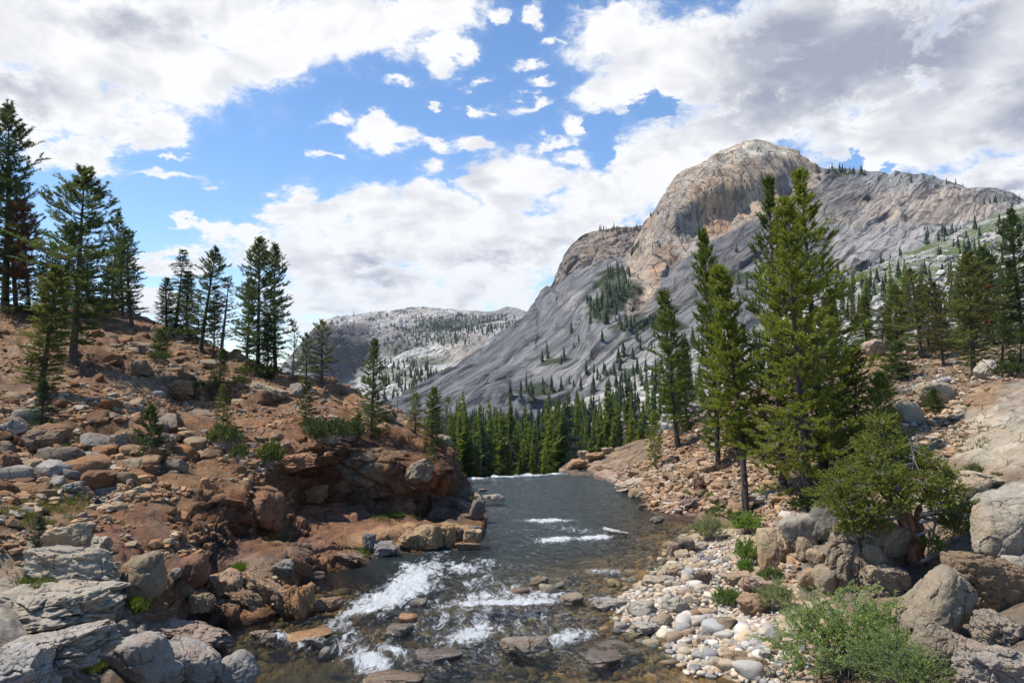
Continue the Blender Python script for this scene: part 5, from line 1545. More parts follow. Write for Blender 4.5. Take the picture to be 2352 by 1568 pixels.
GR, GRD, TN, BR_, RS_, WH, OR_ = (0.40, 0.375, 0.34), (0.27, 0.25, 0.235), (0.40, 0.315, 0.21), (0.24, 0.155, 0.095), (0.24, 0.12, 0.07), (0.47, 0.44, 0.40), (0.38, 0.22, 0.09)
for a in [
    ('block', 0, 172, 1308, 108, 50, (0.41, 0.375, 0.315), 'big pale angular boulder lying on the granite ledge at the lower left', -0.12),
    ('worn', 1, 330, 1328, 48, 52, (0.30, 0.245, 0.175), 'dark-sided brown boulder right of the big pale angular one', 0.3),
    ('block', 2, 168, 1238, 50, 36, (0.40, 0.34, 0.255), 'tan block behind the big pale angular boulder', 0.2),
    ('slab', 3, 226, 1246, 29, 16, (0.50, 0.46, 0.40), 'small near-white slab on top of the tan blocks', 0.0),
    ('slab', 4, 120, 1392, 185, 46, (0.43, 0.395, 0.34), 'long layered granite ledge below the big pale boulder', 0.05),
    ('slab', 5, 105, 1500, 150, 44, (0.43, 0.405, 0.37), 'broad sloping granite slab near the lower left corner', 0.2),
    ('block', 6, 40, 1545, 80, 52, (0.46, 0.445, 0.43), 'light grey block filling the lower left corner', 0.1),
    ('worn', 7, 312, 1512, 80, 54, (0.36, 0.335, 0.325), 'large grey boulder at the bottom beside the water, left of the flat-topped one', 0.1),
    ('worn', 8, 425, 1520, 80, 42, (0.37, 0.35, 0.34), 'flat-topped pale grey boulder at the water edge bottom left', -0.1),
    ('worn', 9, 364, 1552, 54, 32, (0.37, 0.355, 0.345), 'smooth rounded grey boulder at the bottom edge', 0.0),
    ('worn', 10, 540, 1543, 42, 40, (0.34, 0.325, 0.31), 'smooth grey boulder leaning out of the water at bottom left', 0.5),
    ('slab', 11, 425, 1455, 96, 26, (0.37, 0.30, 0.265), 'flat pinkish slab sloping into the water at left', -0.15),
    ('block', 12, 676, 1386, 22, 38, (0.36, 0.22, 0.115), 'upright orange-brown splinter of rock at the left water edge', 0.35),
    ('block', 13, 703, 1378, 20, 36, (0.38, 0.24, 0.12), 'right one of the upright orange-brown splinters', 0.2),
    ('slab', 14, 648, 1385, 14, 34, (0.24, 0.19, 0.15), 'thin leaning slab left of the orange splinters', 0.6),
    ('block', 15, 468, 1382, 32, 20, (0.30, 0.235, 0.165), 'brown block on the shore left of the splinters', 0.1),
    ('block', 16, 513, 1340, 40, 27, (0.40, 0.29, 0.20), 'tan angular block above the brown shore block', 0.3),
    ('worn', 17, 446, 1312, 38, 36, (0.225, 0.125, 0.085), 'red-brown knob standing on the sloping ledge', 0.1),
    ('worn', 18, 404, 1318, 12, 13, (0.33, 0.31, 0.29), 'small grey stone left of the red-brown knob', 0),
    ('slab', 19, 590, 1345, 50, 20, (0.38, 0.27, 0.175), 'tilted tan strata slab sloping down to the shore', -0.5),
    ('slab', 20, 625, 1362, 50, 17, (0.35, 0.245, 0.16), 'lower tilted strata slab just left of the splinters', -0.5),
    ('slab', 21, 560, 1372, 46, 16, (0.31, 0.22, 0.15), 'short tilted strata slab behind the brown shore block', -0.45),
    ('block', 22, 752, 1389, 38, 15, (0.26, 0.185, 0.13), 'low brown rock pointing into the current from the left shore', 0.1),
    ('worn', 23, 600, 1165, 62, 46, (0.25, 0.14, 0.085), 'rusty overhanging lump above the shaded hollow', -0.4),
    ('block', 24, 250, 1135, 42, 18, (0.27, 0.25, 0.22), 'grey-brown flat rock on the lower scree', 0.1),
    ('slab', 25, 165, 1120, 30, 12, (0.36, 0.34, 0.31), 'pale flat rock by the green grass on the left', 0.2),
    ('slab', 26, 232, 1146, 22, 9, (0.42, 0.40, 0.37), 'small whitish slab right of the green grass', 0),
    ('block', 27, 95, 1010, 50, 25, (0.26, 0.19, 0.14), 'rock hump below the small dense fir at left', 0),
    ('block', 28, 28, 985, 34, 18, (0.38, 0.36, 0.34), 'pale rock at the left edge on the slope', 0.3),
    ('block', 29, 22, 1065, 34, 24, (0.225, 0.13, 0.085), 'dark red rock at the left edge of the slope', -.3),
    ('block', 30, 300, 1010, 26, 24, (0.30, 0.22, 0.15), 'brown upright rock left of the young conical pine', .4),
    ('block', 31, 268, 1015, 24, 20, (0.34, 0.30, 0.25), 'grey-tan rock in the outcrop left of the young pine', .2),
    ('block', 32, 382, 1020, 20, 26, (0.30, 0.25, 0.20), 'upright grey rock right of the young conical pine', -.2),
    ('slab', 33, 330, 800, 42, 13, (0.34, 0.28, 0.22), 'pale flat outcrop high on the left slope', -.1),
    ('block', 34, 315, 848, 28, 18, (0.28, 0.20, 0.13), 'brown outcrop block under the pale flat outcrop', .1),
    ('slab', 35, 610, 900, 48, 16, (0.34, 0.28, 0.21), 'pale ledge under the ridge cluster of pines', -.3),
    ('block', 36, 420, 890, 30, 18, (0.28, 0.18, 0.11), 'rusty block in the middle of the left slope', 0),
    ('slab', 37, 870, 945, 48, 14, (0.40, 0.34, 0.26), 'pale slab on the crest right of the lone full pine', -.35),
    ('block', 38, 1010, 1012, 24, 14, (0.38, 0.33, 0.27), 'pale block at the right end of the cliff rim', 0),
    ('slab', 39, 675, 1062, 52, 20, (0.36, 0.20, 0.125), 'orange flat-topped rock at the head of the shaded cliff', 0.15),
    ('block', 40, 720, 1132, 36, 22, (0.26, 0.165, 0.08), 'ochre block in the shade left of the cliff foot', 0),
    ('block', 41, 968, 1082, 34, 26, (0.26, 0.225, 0.185), 'grey block jutting from the river cliff', .3),
    ('block', 42, 1012, 1112, 22, 30, (0.30, 0.14, 0.07), 'rust-red block near the river cliff corner', -.3),
    ('worn', 43, 1096, 1170, 16, 24, (0.22, 0.20, 0.18), 'grey knob at the tip of the rocky point', -.2),
]:
    boulder(a[0], a[1], a[2], a[3], a[4], a[5], a[6], a[7], ('L',), roll=a[8], group='rocks of the left bank')
for k, (x, y, hw, hh, c, lab) in enumerate([
    (985, 1232, 34, 26, (0.42, 0.31, 0.19), 'tan cube of rock, left of the row of blocks at the water'),
    (1030, 1230, 22, 26, (0.40, 0.28, 0.16), 'upright tan block, second of the row of blocks at the water'),
    (1055, 1232, 12, 20, (0.16, 0.13, 0.11), 'dark narrow block, third of the row of blocks at the water'),
    (1084, 1238, 22, 24, (0.46, 0.35, 0.22), 'pale tan end block of the row at the water'),
    (1075, 1254, 30, 10, (0.30, 0.21, 0.14), 'low block at the waterline below the end block'),
    (1090, 1215, 22, 8, (0.20, 0.19, 0.185), 'dark flat slab behind the row of blocks'),
    (938, 1240, 28, 18, (0.40, 0.29, 0.19), 'weathered tan rock left of the row of blocks'),
    (882, 1262, 32, 17, (0.26, 0.25, 0.25), 'grey face of rock at the waterline below the red ledge'),
    (848, 1248, 16, 22, (0.20, 0.205, 0.205), 'dark grey rounded rock beside the grey face at the waterline'),
    (800, 1280, 34, 10, (0.24, 0.18, 0.15), 'low brown rock at the waterline of the red ledge'),
    (720, 1322, 30, 12, (0.27, 0.195, 0.165), 'purplish low rock where the ledge meets the pool'),
    (646, 1305, 34, 16, (0.25, 0.235, 0.22), 'grey knob on the ledge above the left pool')]):
    boulder('block', 50 + k, x, y, hw, hh, c, lab, ('L',), foot=y + hh * 0.6, roll=RB.uniform(-.15, .15), group='rocks of the left bank', yaw=RB.uniform(-.15, .15))

# in the river
for k, (kind, x, y, hw, hh, c, lab) in enumerate([
    ('worn', 1210, 1486, 55, 24, (0.27, 0.25, 0.225), 'large rounded grey boulder in the rapids at the bottom'),
    ('wet', 938, 1424, 24, 13, (0.26, 0.14, 0.065), 'wet orange-brown rock in the middle of the rapids'),
    ('wet', 917, 1454, 30, 18, (0.10, 0.09, 0.075), 'dark wet rock washed over below the orange-brown one'),
    ('wet', 967, 1385, 18, 10, (0.12, 0.115, 0.08), 'small olive wet rock above the orange-brown one'),
    ('block', 1240, 1335, 23, 13, (0.25, 0.225, 0.19), 'rough grey-brown rock at the head of the rapids'),
    ('worn', 1265, 1355, 24, 13, (0.33, 0.31, 0.275), 'smooth grey rock beside the rough one at the rapids head'),
    ('wet', 1192, 1356, 24, 7, (0.14, 0.085, 0.055), 'low wet brown rock left of the smooth grey one'),
    ('wet', 1287, 1343, 14, 7, (0.15, 0.14, 0.125), 'small wet rock behind the smooth grey one'),
    ('worn', 1313, 1376, 28, 11, (0.34, 0.285, 0.22), 'low tan rock in the shallows by the gravel bar'),
    ('slab', 1400, 1388, 46, 15, (0.36, 0.34, 0.31), 'long flat grey rock at the tip of the gravel bar'),
    ('wet', 1075, 1482, 26, 8, (0.08, 0.075, 0.07), 'black wet rock under the white water left of the big boulder'),
    ('worn', 1142, 1142, 17, 8, (0.36, 0.35, 0.33), 'pale rock standing in the far pool near the point'),
    ('worn', 1108, 1126, 10, 4, (0.30, 0.29, 0.27), 'tiny rock off the far side of the point'),
    ('worn', 1118, 1140, 12, 4, (0.36, 0.35, 0.33), 'low pale rock between the point and the pool rock'),
    ('block', 1478, 1163, 13, 6, (0.25, 0.17, 0.145), 'reddish rock in the water off the right bank'),
    ('worn', 1510, 1194, 16, 8, (0.24, 0.225, 0.21), 'grey rock in the shallows off the right bank'),
    ('slab', 595, 1457, 26, 8, (0.30, 0.24, 0.18), 'tan flat stone in the left shallows'),
    ('wet', 708, 1458, 56, 8, (0.25, 0.145, 0.065), 'long wet orange slab in the left shallows'),
    ('block', 620, 1470, 20, 15, (0.25, 0.22, 0.195), 'pointed grey stone in the left shallows'),
    ('block', 725, 1474, 24, 12, (0.33, 0.31, 0.285), 'pale grey stone beside the long orange slab'),
    ('wet', 748, 1502, 14, 16, (0.16, 0.145, 0.125), 'dark rounded stone below the long orange slab'),
    ('wet', 900, 1560, 70, 16, (0.12, 0.085, 0.05), 'submerged brown rock at the bottom edge of the rapids'),
    ('wet', 1010, 1508, 60, 14, (0.085, 0.07, 0.06), 'dark hump of rock just under the surface left of the big boulder'),
    ('wet', 1410, 1500, 90, 12, (0.10, 0.085, 0.07), 'wide dark hump of rock just under the surface right of the big boulder'),
    ('wet', 690, 1400, 0.1, 0.1, (0.1, 0.1, 0.1), 'x')]):
    if lab != 'x':
        boulder(kind, 70 + k, x, y, hw, hh, c, lab, ('W',), foot=y + hh * 0.7, Y=float(onz(x, y + hh * 0.6, 0)[1]), group='rocks standing in the river', name='river_rock', category='rock')

# right bank and lower right corner
for k, (kind, x, y, hw, hh, c, lab, roll, deep) in enumerate([
    ('worn', 1546, 1262, 19, 20, (0.28, 0.235, 0.19), 'left of the twin brown boulders at the gravel bar head', 0, 1),
    ('worn', 1577, 1252, 20, 20, (0.30, 0.255, 0.205), 'right of the twin brown boulders at the gravel bar head', 0, 1),
    ('slab', 1612, 1254, 20, 8, (0.36, 0.335, 0.30), 'grey slab right of the twin brown boulders', 0, 1),
    ('block', 1548, 1310, 32, 15, (0.44, 0.385, 0.305), 'pale flat block on the upper gravel bar', .1, 1),
    ('block', 1611, 1327, 25, 17, (0.29, 0.235, 0.185), 'dark-faced block in the middle of the gravel bar', -.2, 1),
    ('block', 1500, 1335, 32, 10, (0.42, 0.37, 0.30), 'low pale block at the water side of the gravel bar', 0, 1),
    ('block', 1554, 1392, 32, 20, (0.44, 0.415, 0.37), 'pointed white-grey boulder on the gravel bar', .1, 1),
    ('worn', 1475, 1396, 38, 17, (0.43, 0.41, 0.36), 'rounded pale boulder left of the pointed one on the bar', 0, 1),
    ('worn', 1600, 1409, 15, 10, (0.34, 0.24, 0.16), 'brown rounded stone right of the pointed pale boulder', 0, 1),
    ('slab', 1490, 1440, 46, 12, (0.44, 0.43, 0.40), 'long white flat stone at the water side of the bar', 0, 1),
    ('worn', 1425, 1440, 18, 11, (0.33, 0.315, 0.295), 'grey stone at the tip of the bar beside the white flat one', 0, 1),
    ('worn', 1676, 1441, 18, 10, (0.22, 0.22, 0.23), 'dark slate-grey cobble on the bar', 0, 1),
    ('block', 1730, 1390, 40, 26, (0.36, 0.25, 0.17), 'reddish tan block at the foot of the pale shrub', 0, 1),
    ('slab', 1690, 1330, 36, 14, (0.42, 0.32, 0.235), 'pinkish slab at the back of the gravel bar', .1, 1),
    ('slab', 1740, 1345, 40, 16, (0.42, 0.33, 0.27), 'pale pink slab under the outcrop', -.2, 1),
    ('worn', 1758, 1540, 28, 14, (0.37, 0.325, 0.255), 'tan boulder at the bottom end of the cobbles', 0, 1),
    ('worn', 1658, 1525, 18, 12, (0.37, 0.31, 0.235), 'banded tan cobble near the bottom end of the bar', 0, 1),
    ('worn', 1780, 1262, 40, 46, (0.43, 0.35, 0.235), 'knobbly tan block at the left end of the outcrop', 0, 1),
    ('worn', 1835, 1225, 42, 44, (0.36, 0.335, 0.295), 'black-streaked white block above the knobbly tan one', .3, 1),
    ('worn', 1897, 1195, 36, 52, (0.22, 0.215, 0.195), 'dark grey lichened knob at the top of the outcrop', -.35, 1),
    ('worn', 1878, 1285, 24, 24, (0.38, 0.31, 0.22), 'round tan nodule low in the outcrop', 0, 1),
    ('worn', 1862, 1330, 26, 26, (0.38, 0.30, 0.22), 'lower round tan nodule of the outcrop', 0, 1),
    ('worn', 1848, 1262, 22, 30, (0.36, 0.29, 0.20), 'upper brown nodule of the outcrop', .2, 1),
    ('worn', 1905, 1335, 30, 34, (0.34, 0.30, 0.24), 'grey-tan nodule beside the lower round one', 0, 1),
    ('block', 1985, 1270, 98, 90, (0.29, 0.245, 0.19), 'big black-lichened outcrop left of the juniper trunk', -.35, .8),
    ('slab', 2040, 1335, 62, 34, (0.38, 0.325, 0.255), 'pale tan shelf at the foot of the lichened outcrop', -.15, .9),
    ('worn', 2160, 1400, 62, 92, (0.34, 0.29, 0.225), 'long smooth grey-tan boulder leaning beside the willow bush', -.62, .9),
    ('block', 2262, 1352, 110, 76, (0.27, 0.20, 0.135), 'huge brown speckled block behind the leaning boulder', -.3, .8),
    ('slab', 2300, 1452, 80, 40, (0.32, 0.285, 0.24), 'cracked brown-grey block under the huge speckled one', -.4, .9),
    ('block', 2292, 1545, 84, 56, (0.38, 0.345, 0.315), 'pale grey block in the lower right corner', -.2, 1),
    ('worn', 2150, 1500, 62, 62, (0.30, 0.26, 0.205), 'boulder half hidden behind the big willow bush', -.5, .8),
    ('worn', 2305, 1225, 62, 56, (0.38, 0.345, 0.285), 'pale dappled boulder at the right edge above the speckled block', -.2, .8),
    ('worn', 2228, 1116, 46, 22, (0.40, 0.34, 0.26), 'rounded tan boulder with a dark underside on the right slabs', -.1, 1),
    ('slab', 2262, 1102, 58, 16, (0.50, 0.445, 0.35), 'near-white slab above the rounded tan boulder', -.15, 1),
    ('worn', 2330, 1300, 34, 22, (0.40, 0.375, 0.33), 'small pale boulder at the right edge', 0, 1),
    ('worn', 2080, 945, 32, 27, (0.42, 0.37, 0.30), 'smooth pale round boulder left of the small bushy pine', 0, 1),
    ('worn', 2150, 905, 46, 28, (0.43, 0.39, 0.32), 'broad pale round boulder behind the small bushy pine', 0, 1),
    ('block', 2004, 800, 30, 19, (0.36, 0.30, 0.24), 'perched boulder on the skyline of the right slope', .4, 1),
    ('block', 2265, 850, 28, 25, (0.48, 0.45, 0.41), 'white upright boulder on the right slope', .4, 1),
    ('block', 1340, 1043, 15, 9, (0.44, 0.36, 0.26), 'tan round-topped boulder on the far right point', 0, 1),
    ('slab', 1368, 1046, 22, 7, (0.42, 0.28, 0.17), 'orange slab beside the round-topped boulder on the far point', .1, 1),
    ('slab', 1395, 1033, 18, 6, (0.46, 0.38, 0.28), 'pale slab behind the far right point', .1, 1),
    ('block', 1325, 1064, 26, 10, (0.42, 0.28, 0.17), 'orange-tan ledge at the foot of the far right point', 0, 1),
    ('block', 1606, 1112, 14, 20, (0.22, 0.13, 0.10), 'dark red upright rock on the right bank', .2, 1),
    ('block', 1588, 1155, 22, 12, (0.22, 0.17, 0.16), 'purplish dark rock at the water by the right bank', 0, 1),
    ('slab', 1760, 1140, 50, 14, (0.40, 0.37, 0.33), 'grey-white slab behind the lone pine', .1, 1),
    ('block', 1545, 1075, 16, 10, (0.42, 0.38, 0.33), 'pale block by the curved sapling', 0, 1),
    ('slab', 1455, 1110, 44, 10, (0.44, 0.39, 0.33), 'pale slab sloping into the far water on the right', .25, 1)]):
    boulder(kind, 100 + k, x, y, hw, hh, c, lab, ('R', 'B'), roll=roll, deep=deep, group='rocks of the right bank')


# ================================================================== loose stones
def pick_on(sheet_name, boxes, seed, zmin=None, zmax=None):
    P, X, Y, Nn = SHEETS[sheet_name]
    r = np.random.default_rng(seed)
    out = []
    for (x, y, rx, ry, cnt) in boxes:
        ok = ((X - x) / rx) ** 2 + ((Y - y) / ry) ** 2 < 1
        if zmin is not None:
            ok &= P[:, 2] > zmin
        if zmax is not None:
            ok &= P[:, 2] < zmax
        idx = np.nonzero(ok)[0]
        if len(idx):
            out.append(r.choice(idx, cnt))
    i = np.concatenate(out)
    jit = r.normal(0, 0.06, (len(i), 3)) * np.array([1, 1, 0])
    return P[i] + jit, Nn[i]


rs = np.random.default_rng(91)
SC_COL = np.array([(0.27, 0.15, 0.075), (0.32, 0.205, 0.115), (0.22, 0.12, 0.062), (0.36, 0.27, 0.17), (0.25, 0.20, 0.15), (0.34, 0.305, 0.26), (0.27, 0.135, 0.06)])


def tints(n, pal, r, w=None):
    return pal[r.choice(len(pal), n, p=w)] * r.uniform(0.75, 1.25, (n, 1))


# hillside scree: a mass of small stones, and the larger ones singly
P_, N_ = pick_on('L', [(200, 850, 400, 160, 6400), (150, 1030, 330, 130, 4800), (500, 960, 330, 130, 4200), (750, 930, 190, 60, 1100), (260, 1140, 300, 60, 2400), (100, 1150, 180, 90, 1300), (560, 1130, 120, 50, 500), (430, 1230, 160, 50, 350), (-150, 1000, 250, 350, 500), (880, 950, 100, 30, 120), (570, 1370, 110, 50, 160), (60, 1260, 150, 40, 250)], 92, zmin=0.1)
kp = fbm(P_ * 0.35, 3, 990) + 0.3 * fbm(P_ * 1.3, 2, 991) > -0.06
P_, N_ = P_[kp], N_[kp]
sz = np.clip(rs.lognormal(-2.15, 0.6, len(P_)), 0.04, 0.45)
add('scree', join_stones('scree', P_, N_, sz, tints(len(P_), SC_COL, rs, [.24, .2, .16, .14, .12, .06, .08]), M_SCREE, 93, 1, p=24.0, flat=(0.3, 0.8), sink=0.38), label='loose rust and tan scree covering the left hillside', category='scree', kind='stuff')
P_, N_ = pick_on('L', [(200, 860, 380, 130, 120), (150, 1040, 300, 110, 110), (500, 980, 280, 110, 70)], 94, zmin=0.3)
for k in range(len(P_)):
    s = float(np.clip(rs.lognormal(-0.65, 0.4), 0.3, 1.3)) * 0.5
    m = Matrix.Translation([float(c) for c in P_[k] + np.array([0, 0, s * .2])]) @ Matrix.Rotation(rs.normal(0, .3), 4, 'X') @ Matrix.Rotation(rs.uniform(0, 6.28), 4, 'Z') @ Matrix.Diagonal((s * rs.uniform(.9, 1.4), s, s * rs.uniform(.4, .8), 1))
    add('loose_rock', rock_mesh('stone', int(rs.integers(0, 10))), label='loose angular rock lying among the scree of the left hillside', category='rock', group='larger loose rocks of the left hillside', mat=m, color=tints(1, SC_COL, rs)[0])
P_, N_ = pick_on('R', [(1560, 1110, 130, 70, 1500), (1700, 1100, 120, 90, 1100), (1480, 1100, 70, 40, 300), (1600, 1010, 90, 40, 400), (2080, 900, 160, 90, 800), (2250, 830, 200, 50, 500), (1800, 1180, 90, 50, 500), (2120, 1000, 110, 60, 400), (1780, 1300, 60, 60, 200)], 95, zmin=0.06)
sz = np.clip(rs.lognormal(-1.75, 0.45, len(P_)), 0.06, 0.4)
add('bank_rubble', join_stones('rubble', P_, N_, sz, tints(len(P_), np.array([(0.33, 0.21, 0.12), (0.40, 0.28, 0.17), (0.27, 0.17, 0.11), (0.40, 0.36, 0.30), (0.34, 0.24, 0.17)]), rs), M_SCREE, 96, 1, flat=(0.35, 0.75)), label='orange-tan rubble on the right bank and slope', category='rubble', kind='stuff')
P_, N_ = pick_on('R', [(1560, 1110, 120, 60, 50), (1700, 1120, 110, 60, 25), (2120, 880, 160, 60, 25)], 97, zmin=0.06)
for k in range(len(P_)):
    s = float(np.clip(rs.lognormal(-0.95, 0.3), 0.28, 0.7)) * 0.5
    m = Matrix.Translation([float(c) for c in P_[k] + np.array([0, 0, s * .2])]) @ Matrix.Rotation(rs.normal(0, .3), 4, 'X') @ Matrix.Rotation(rs.uniform(0, 6.28), 4, 'Z') @ Matrix.Diagonal((s * rs.uniform(.9, 1.4), s, s * rs.uniform(.4, .8), 1))
    add('loose_rock', rock_mesh('stone', int(rs.integers(0, 10))), label='loose angular rock among the rubble of the right bank', category='rock', group='larger loose rocks of the right bank', mat=m, color=(np.array((0.38, 0.27, 0.17)) * rs.uniform(.7, 1.2)))
# cobbles of the gravel bar
BAR = np.array([(0.50, 0.435, 0.33), (0.45, 0.37, 0.265), (0.53, 0.50, 0.435), (0.42, 0.395, 0.36), (0.44, 0.355, 0.275), (0.36, 0.27, 0.18), (0.32, 0.31, 0.305)])
BOX = [(1640, 1480, 150, 75, 1500), (1560, 1390, 130, 60, 1000), (1600, 1320, 110, 60, 900), (1640, 1250, 80, 35, 450), (1750, 1510, 110, 60, 700), (1700, 1400, 90, 60, 500), (1470, 1400, 70, 40, 250), (1480, 1460, 60, 30, 120)]
P_, N_ = pick_on('B', BOX, 98, zmin=-0.06)
sz = np.clip(rs.lognormal(-2.55, 0.55, len(P_)), 0.03, 0.22)
add('gravel_bar_pebbles', join_stones('pebbles', P_, N_, sz, tints(len(P_), BAR, rs), M_SCREE, 99, 2, 5.0, flat=(0.5, 0.8), smooth=True), label='pale tan pebbles and gravel of the right-hand river bar', category='gravel', kind='stuff')
P_, N_ = pick_on('B', [(1650, 1480, 140, 65, 150), (1560, 1390, 120, 55, 75), (1600, 1320, 100, 55, 50), (1750, 1520, 90, 40, 25)], 100, zmin=-0.04)
for k in range(len(P_)):
    s = float(np.clip(rs.lognormal(-1.5, 0.42), 0.14, 0.62)) * 0.5
    ang = rs.random() < 0.4
    m = Matrix.Translation([float(c) for c in P_[k] + np.array([0, 0, s * .35])]) @ Matrix.Rotation(rs.normal(0, .25), 4, 'X') @ Matrix.Rotation(rs.uniform(0, 6.28), 4, 'Z') @ Matrix.Diagonal((s * rs.uniform(.95, 1.4), s, s * rs.uniform(.55, .8), 1))
    add('cobble', rock_mesh('stone' if ang else 'cobble', int(rs.integers(0, 10))), label='pale cobble on the gravel bar at the right of the rapids', category='cobble', group='cobbles of the gravel bar', mat=m, color=tints(1, BAR, rs)[0] * 0.88)
# stones under water and along the water edge
P_, N_ = pick_on('B', [(1400, 1440, 200, 120, 900), (1480, 1250, 120, 60, 500), (640, 1460, 160, 60, 500), (800, 1350, 120, 40, 250), (1100, 1500, 300, 90, 600)], 101, zmax=-0.02)
sz = np.clip(rs.lognormal(-1.7, 0.4, len(P_)), 0.08, 0.4)
add('riverbed_stones', join_stones('bedstones', P_, N_, sz, tints(len(P_), np.array([(0.20, 0.14, 0.07), (0.13, 0.11, 0.06), (0.24, 0.19, 0.12), (0.10, 0.10, 0.08)]), rs), M_SCREE, 102, 2, 5.0, flat=(0.4, 0.7), smooth=True, sink=0.3), label='brown and olive stones on the bed under the clear water', category='stones', kind='stuff')
# talus blocks far behind
P_, N_ = pick_on('V', [(1450, 960, 110, 60, 700), (1560, 890, 130, 60, 600), (1750, 800, 200, 60, 600), (2100, 680, 260, 90, 1500), (2280, 580, 140, 70, 500)], 103)
sz = np.clip(rs.lognormal(0.35, 0.5, len(P_)), 0.5, 5)
add('talus_blocks', join_stones('talus', P_, N_, sz, tints(len(P_), np.array([(0.36, 0.35, 0.335), (0.29, 0.285, 0.275), (0.40, 0.385, 0.365)]), rs), M_SCREE, 104, 1, flat=(0.5, 0.9)), label='pale granite talus blocks on the slope beyond the trees', category='talus', kind='stuff')
# ================================================================== shrubs
def shrub_meshes(seed, H, R, stems, leaves, ll, lw, arch=0.5, bark=None, up=0.6, dome=0.0):
    """stems arching from the foot; leaves along their upper part"""
    r = np.random.default_rng(seed)
    paths, rad, LP, LD = [], [], [], []
    for i in range(stems):
        a = r.uniform(0, 6.28)
        out = R * math.sqrt(r.uniform(0.02, 1))
        h = H * r.uniform(0.6, 1.0) * (1 - dome * (out / R) ** 2)
        s = np.linspace(0, 1, 6)
        d = np.array([math.cos(a), math.sin(a), 0])
        p = d[None] * (out * s ** 0.85)[:, None] + np.array([0, 0, 1.0])[None] * (h * np.sin(s * (1.35 + arch * 0.5)) / math.sin(min(1.57, 1.35 + arch * .5)))[:, None]
        p += r.normal(0, 0.02 * H, (6, 3)) * s[:, None]
        p += np.array([r.normal(0, .1 * R), r.normal(0, .1 * R), 0])
        paths.append(p)
        rad.append(0.011 * (H / 1.5) ** .5 * np.array([1, .8, .65, .5, .35, .15]))
        for k in range(3):
            s0 = r.uniform(.4, .9)
            q = np.array([np.interp(s0, s, p[:, c]) for c in range(3)])
            dd = r.normal(size=3) * np.array([1, 1, .5]) + d * .7 + np.array([0, 0, up])
            dd /= np.linalg.norm(dd)
            tw = q[None] + dd[None] * (0.28 * H * r.uniform(.5, 1) * np.linspace(0, 1, 3))[:, None]
            paths.append(tw)
            rad.append(np.array([.005, .0035, .002]) * (H / 1.5) ** .5)
            n = leaves // (stems * 4)
            t = r.uniform(0.1, 1.05, n)
            LP.append(tw[0][None] + (tw[-1] - tw[0])[None] * t[:, None])
            LD.append(np.repeat(dd[None], n, 0))
        n = leaves // (stems * 4)
        t = r.uniform(.45, 1.02, n)
        LP.append(np.stack([np.interp(t, s, p[:, c]) for c in range(3)], -1))
        tg = p[-1] - p[-2]
        LD.append(np.repeat((tg / np.linalg.norm(tg))[None], n, 0))
    LP, LD = np.concatenate(LP), np.concatenate(LD)
    n = len(LP)
    d = LD * 0.6 + r.normal(size=(n, 3)) * 0.7 + np.array([0, 0, .15])
    d /= np.linalg.norm(d, axis=1, keepdims=True)
    w = np.cross(d, r.normal(size=(n, 3)))
    w /= np.linalg.norm(w, axis=1, keepdims=True) + 1e-9
    L = ll * r.uniform(.6, 1.2, (n, 1))
    V = np.stack([LP, LP + d * L * .5 + w * lw, LP + d * L, LP + d * L * .5 - w * lw], 1).reshape(-1, 3)
    F = np.arange(n * 4).reshape(-1, 4)
    c = r.uniform(.7, 1.25, n)
    C = np.repeat(c[:, None] * np.stack([r.uniform(.85, 1.2, n), np.ones(n), r.uniform(.7, 1.2, n)], -1), 4, 0)
    tV, tF = tubes(paths, rad, 4)
    return mesh_from('shrub_stems', tV, tF, [bark or M_BARKPALE], True), mesh_from('shrub_leaves', V, F, [M_LEAF], False, C)


SHR = {'willow': shrub_meshes(1, 2.0, 1.7, 130, 26000, 0.075, 0.011, dome=.5), 'low': shrub_meshes(2, 0.9, 0.9, 90, 14000, 0.05, 0.013, dome=.6), 'pale': shrub_meshes(3, 1.2, 0.9, 90, 12000, 0.06, 0.010, dome=.4), 'mat': shrub_meshes(4, 0.9, 1.2, 110, 15000, 0.06, 0.016, bark=M_DEADWOOD, dome=.5),
       'tuft': shrub_meshes(5, 0.5, 0.5, 50, 3000, 0.06, 0.010, dome=.5)}
SHS = {'willow': (2.0, 1.7), 'low': (.9, .9), 'pale': (1.2, .9), 'mat': (.9, 1.2), 'tuft': (.5, .5)}


def shrub(kind, px, py_base, hw, height, color, label, sheets, name='shrub', group=None, Y=None, lean=(0, 0, 1), sink=.06):
    h = hit(px, py_base, sheets, 16.0) if Y is None else None
    B = h[0] if h is not None else U(px, py_base, Y)
    H0, R0 = SHS[kind]
    s, w = height / FP * B[1] / H0, hw / FP * B[1] / R0
    root = add(name, None, label=label, category='shrub', group=group)
    root.matrix_world = Matrix.Translation([float(c) for c in B - np.array([0, 0, sink])]) @ align(lean, SPIN.uniform(0, 6.28)) @ Matrix.Diagonal((w, w, s, 1))
    add('stems', SHR[kind][0], parent=root, kind='stuff')
    add('foliage', SHR[kind][1], parent=root, color=color)


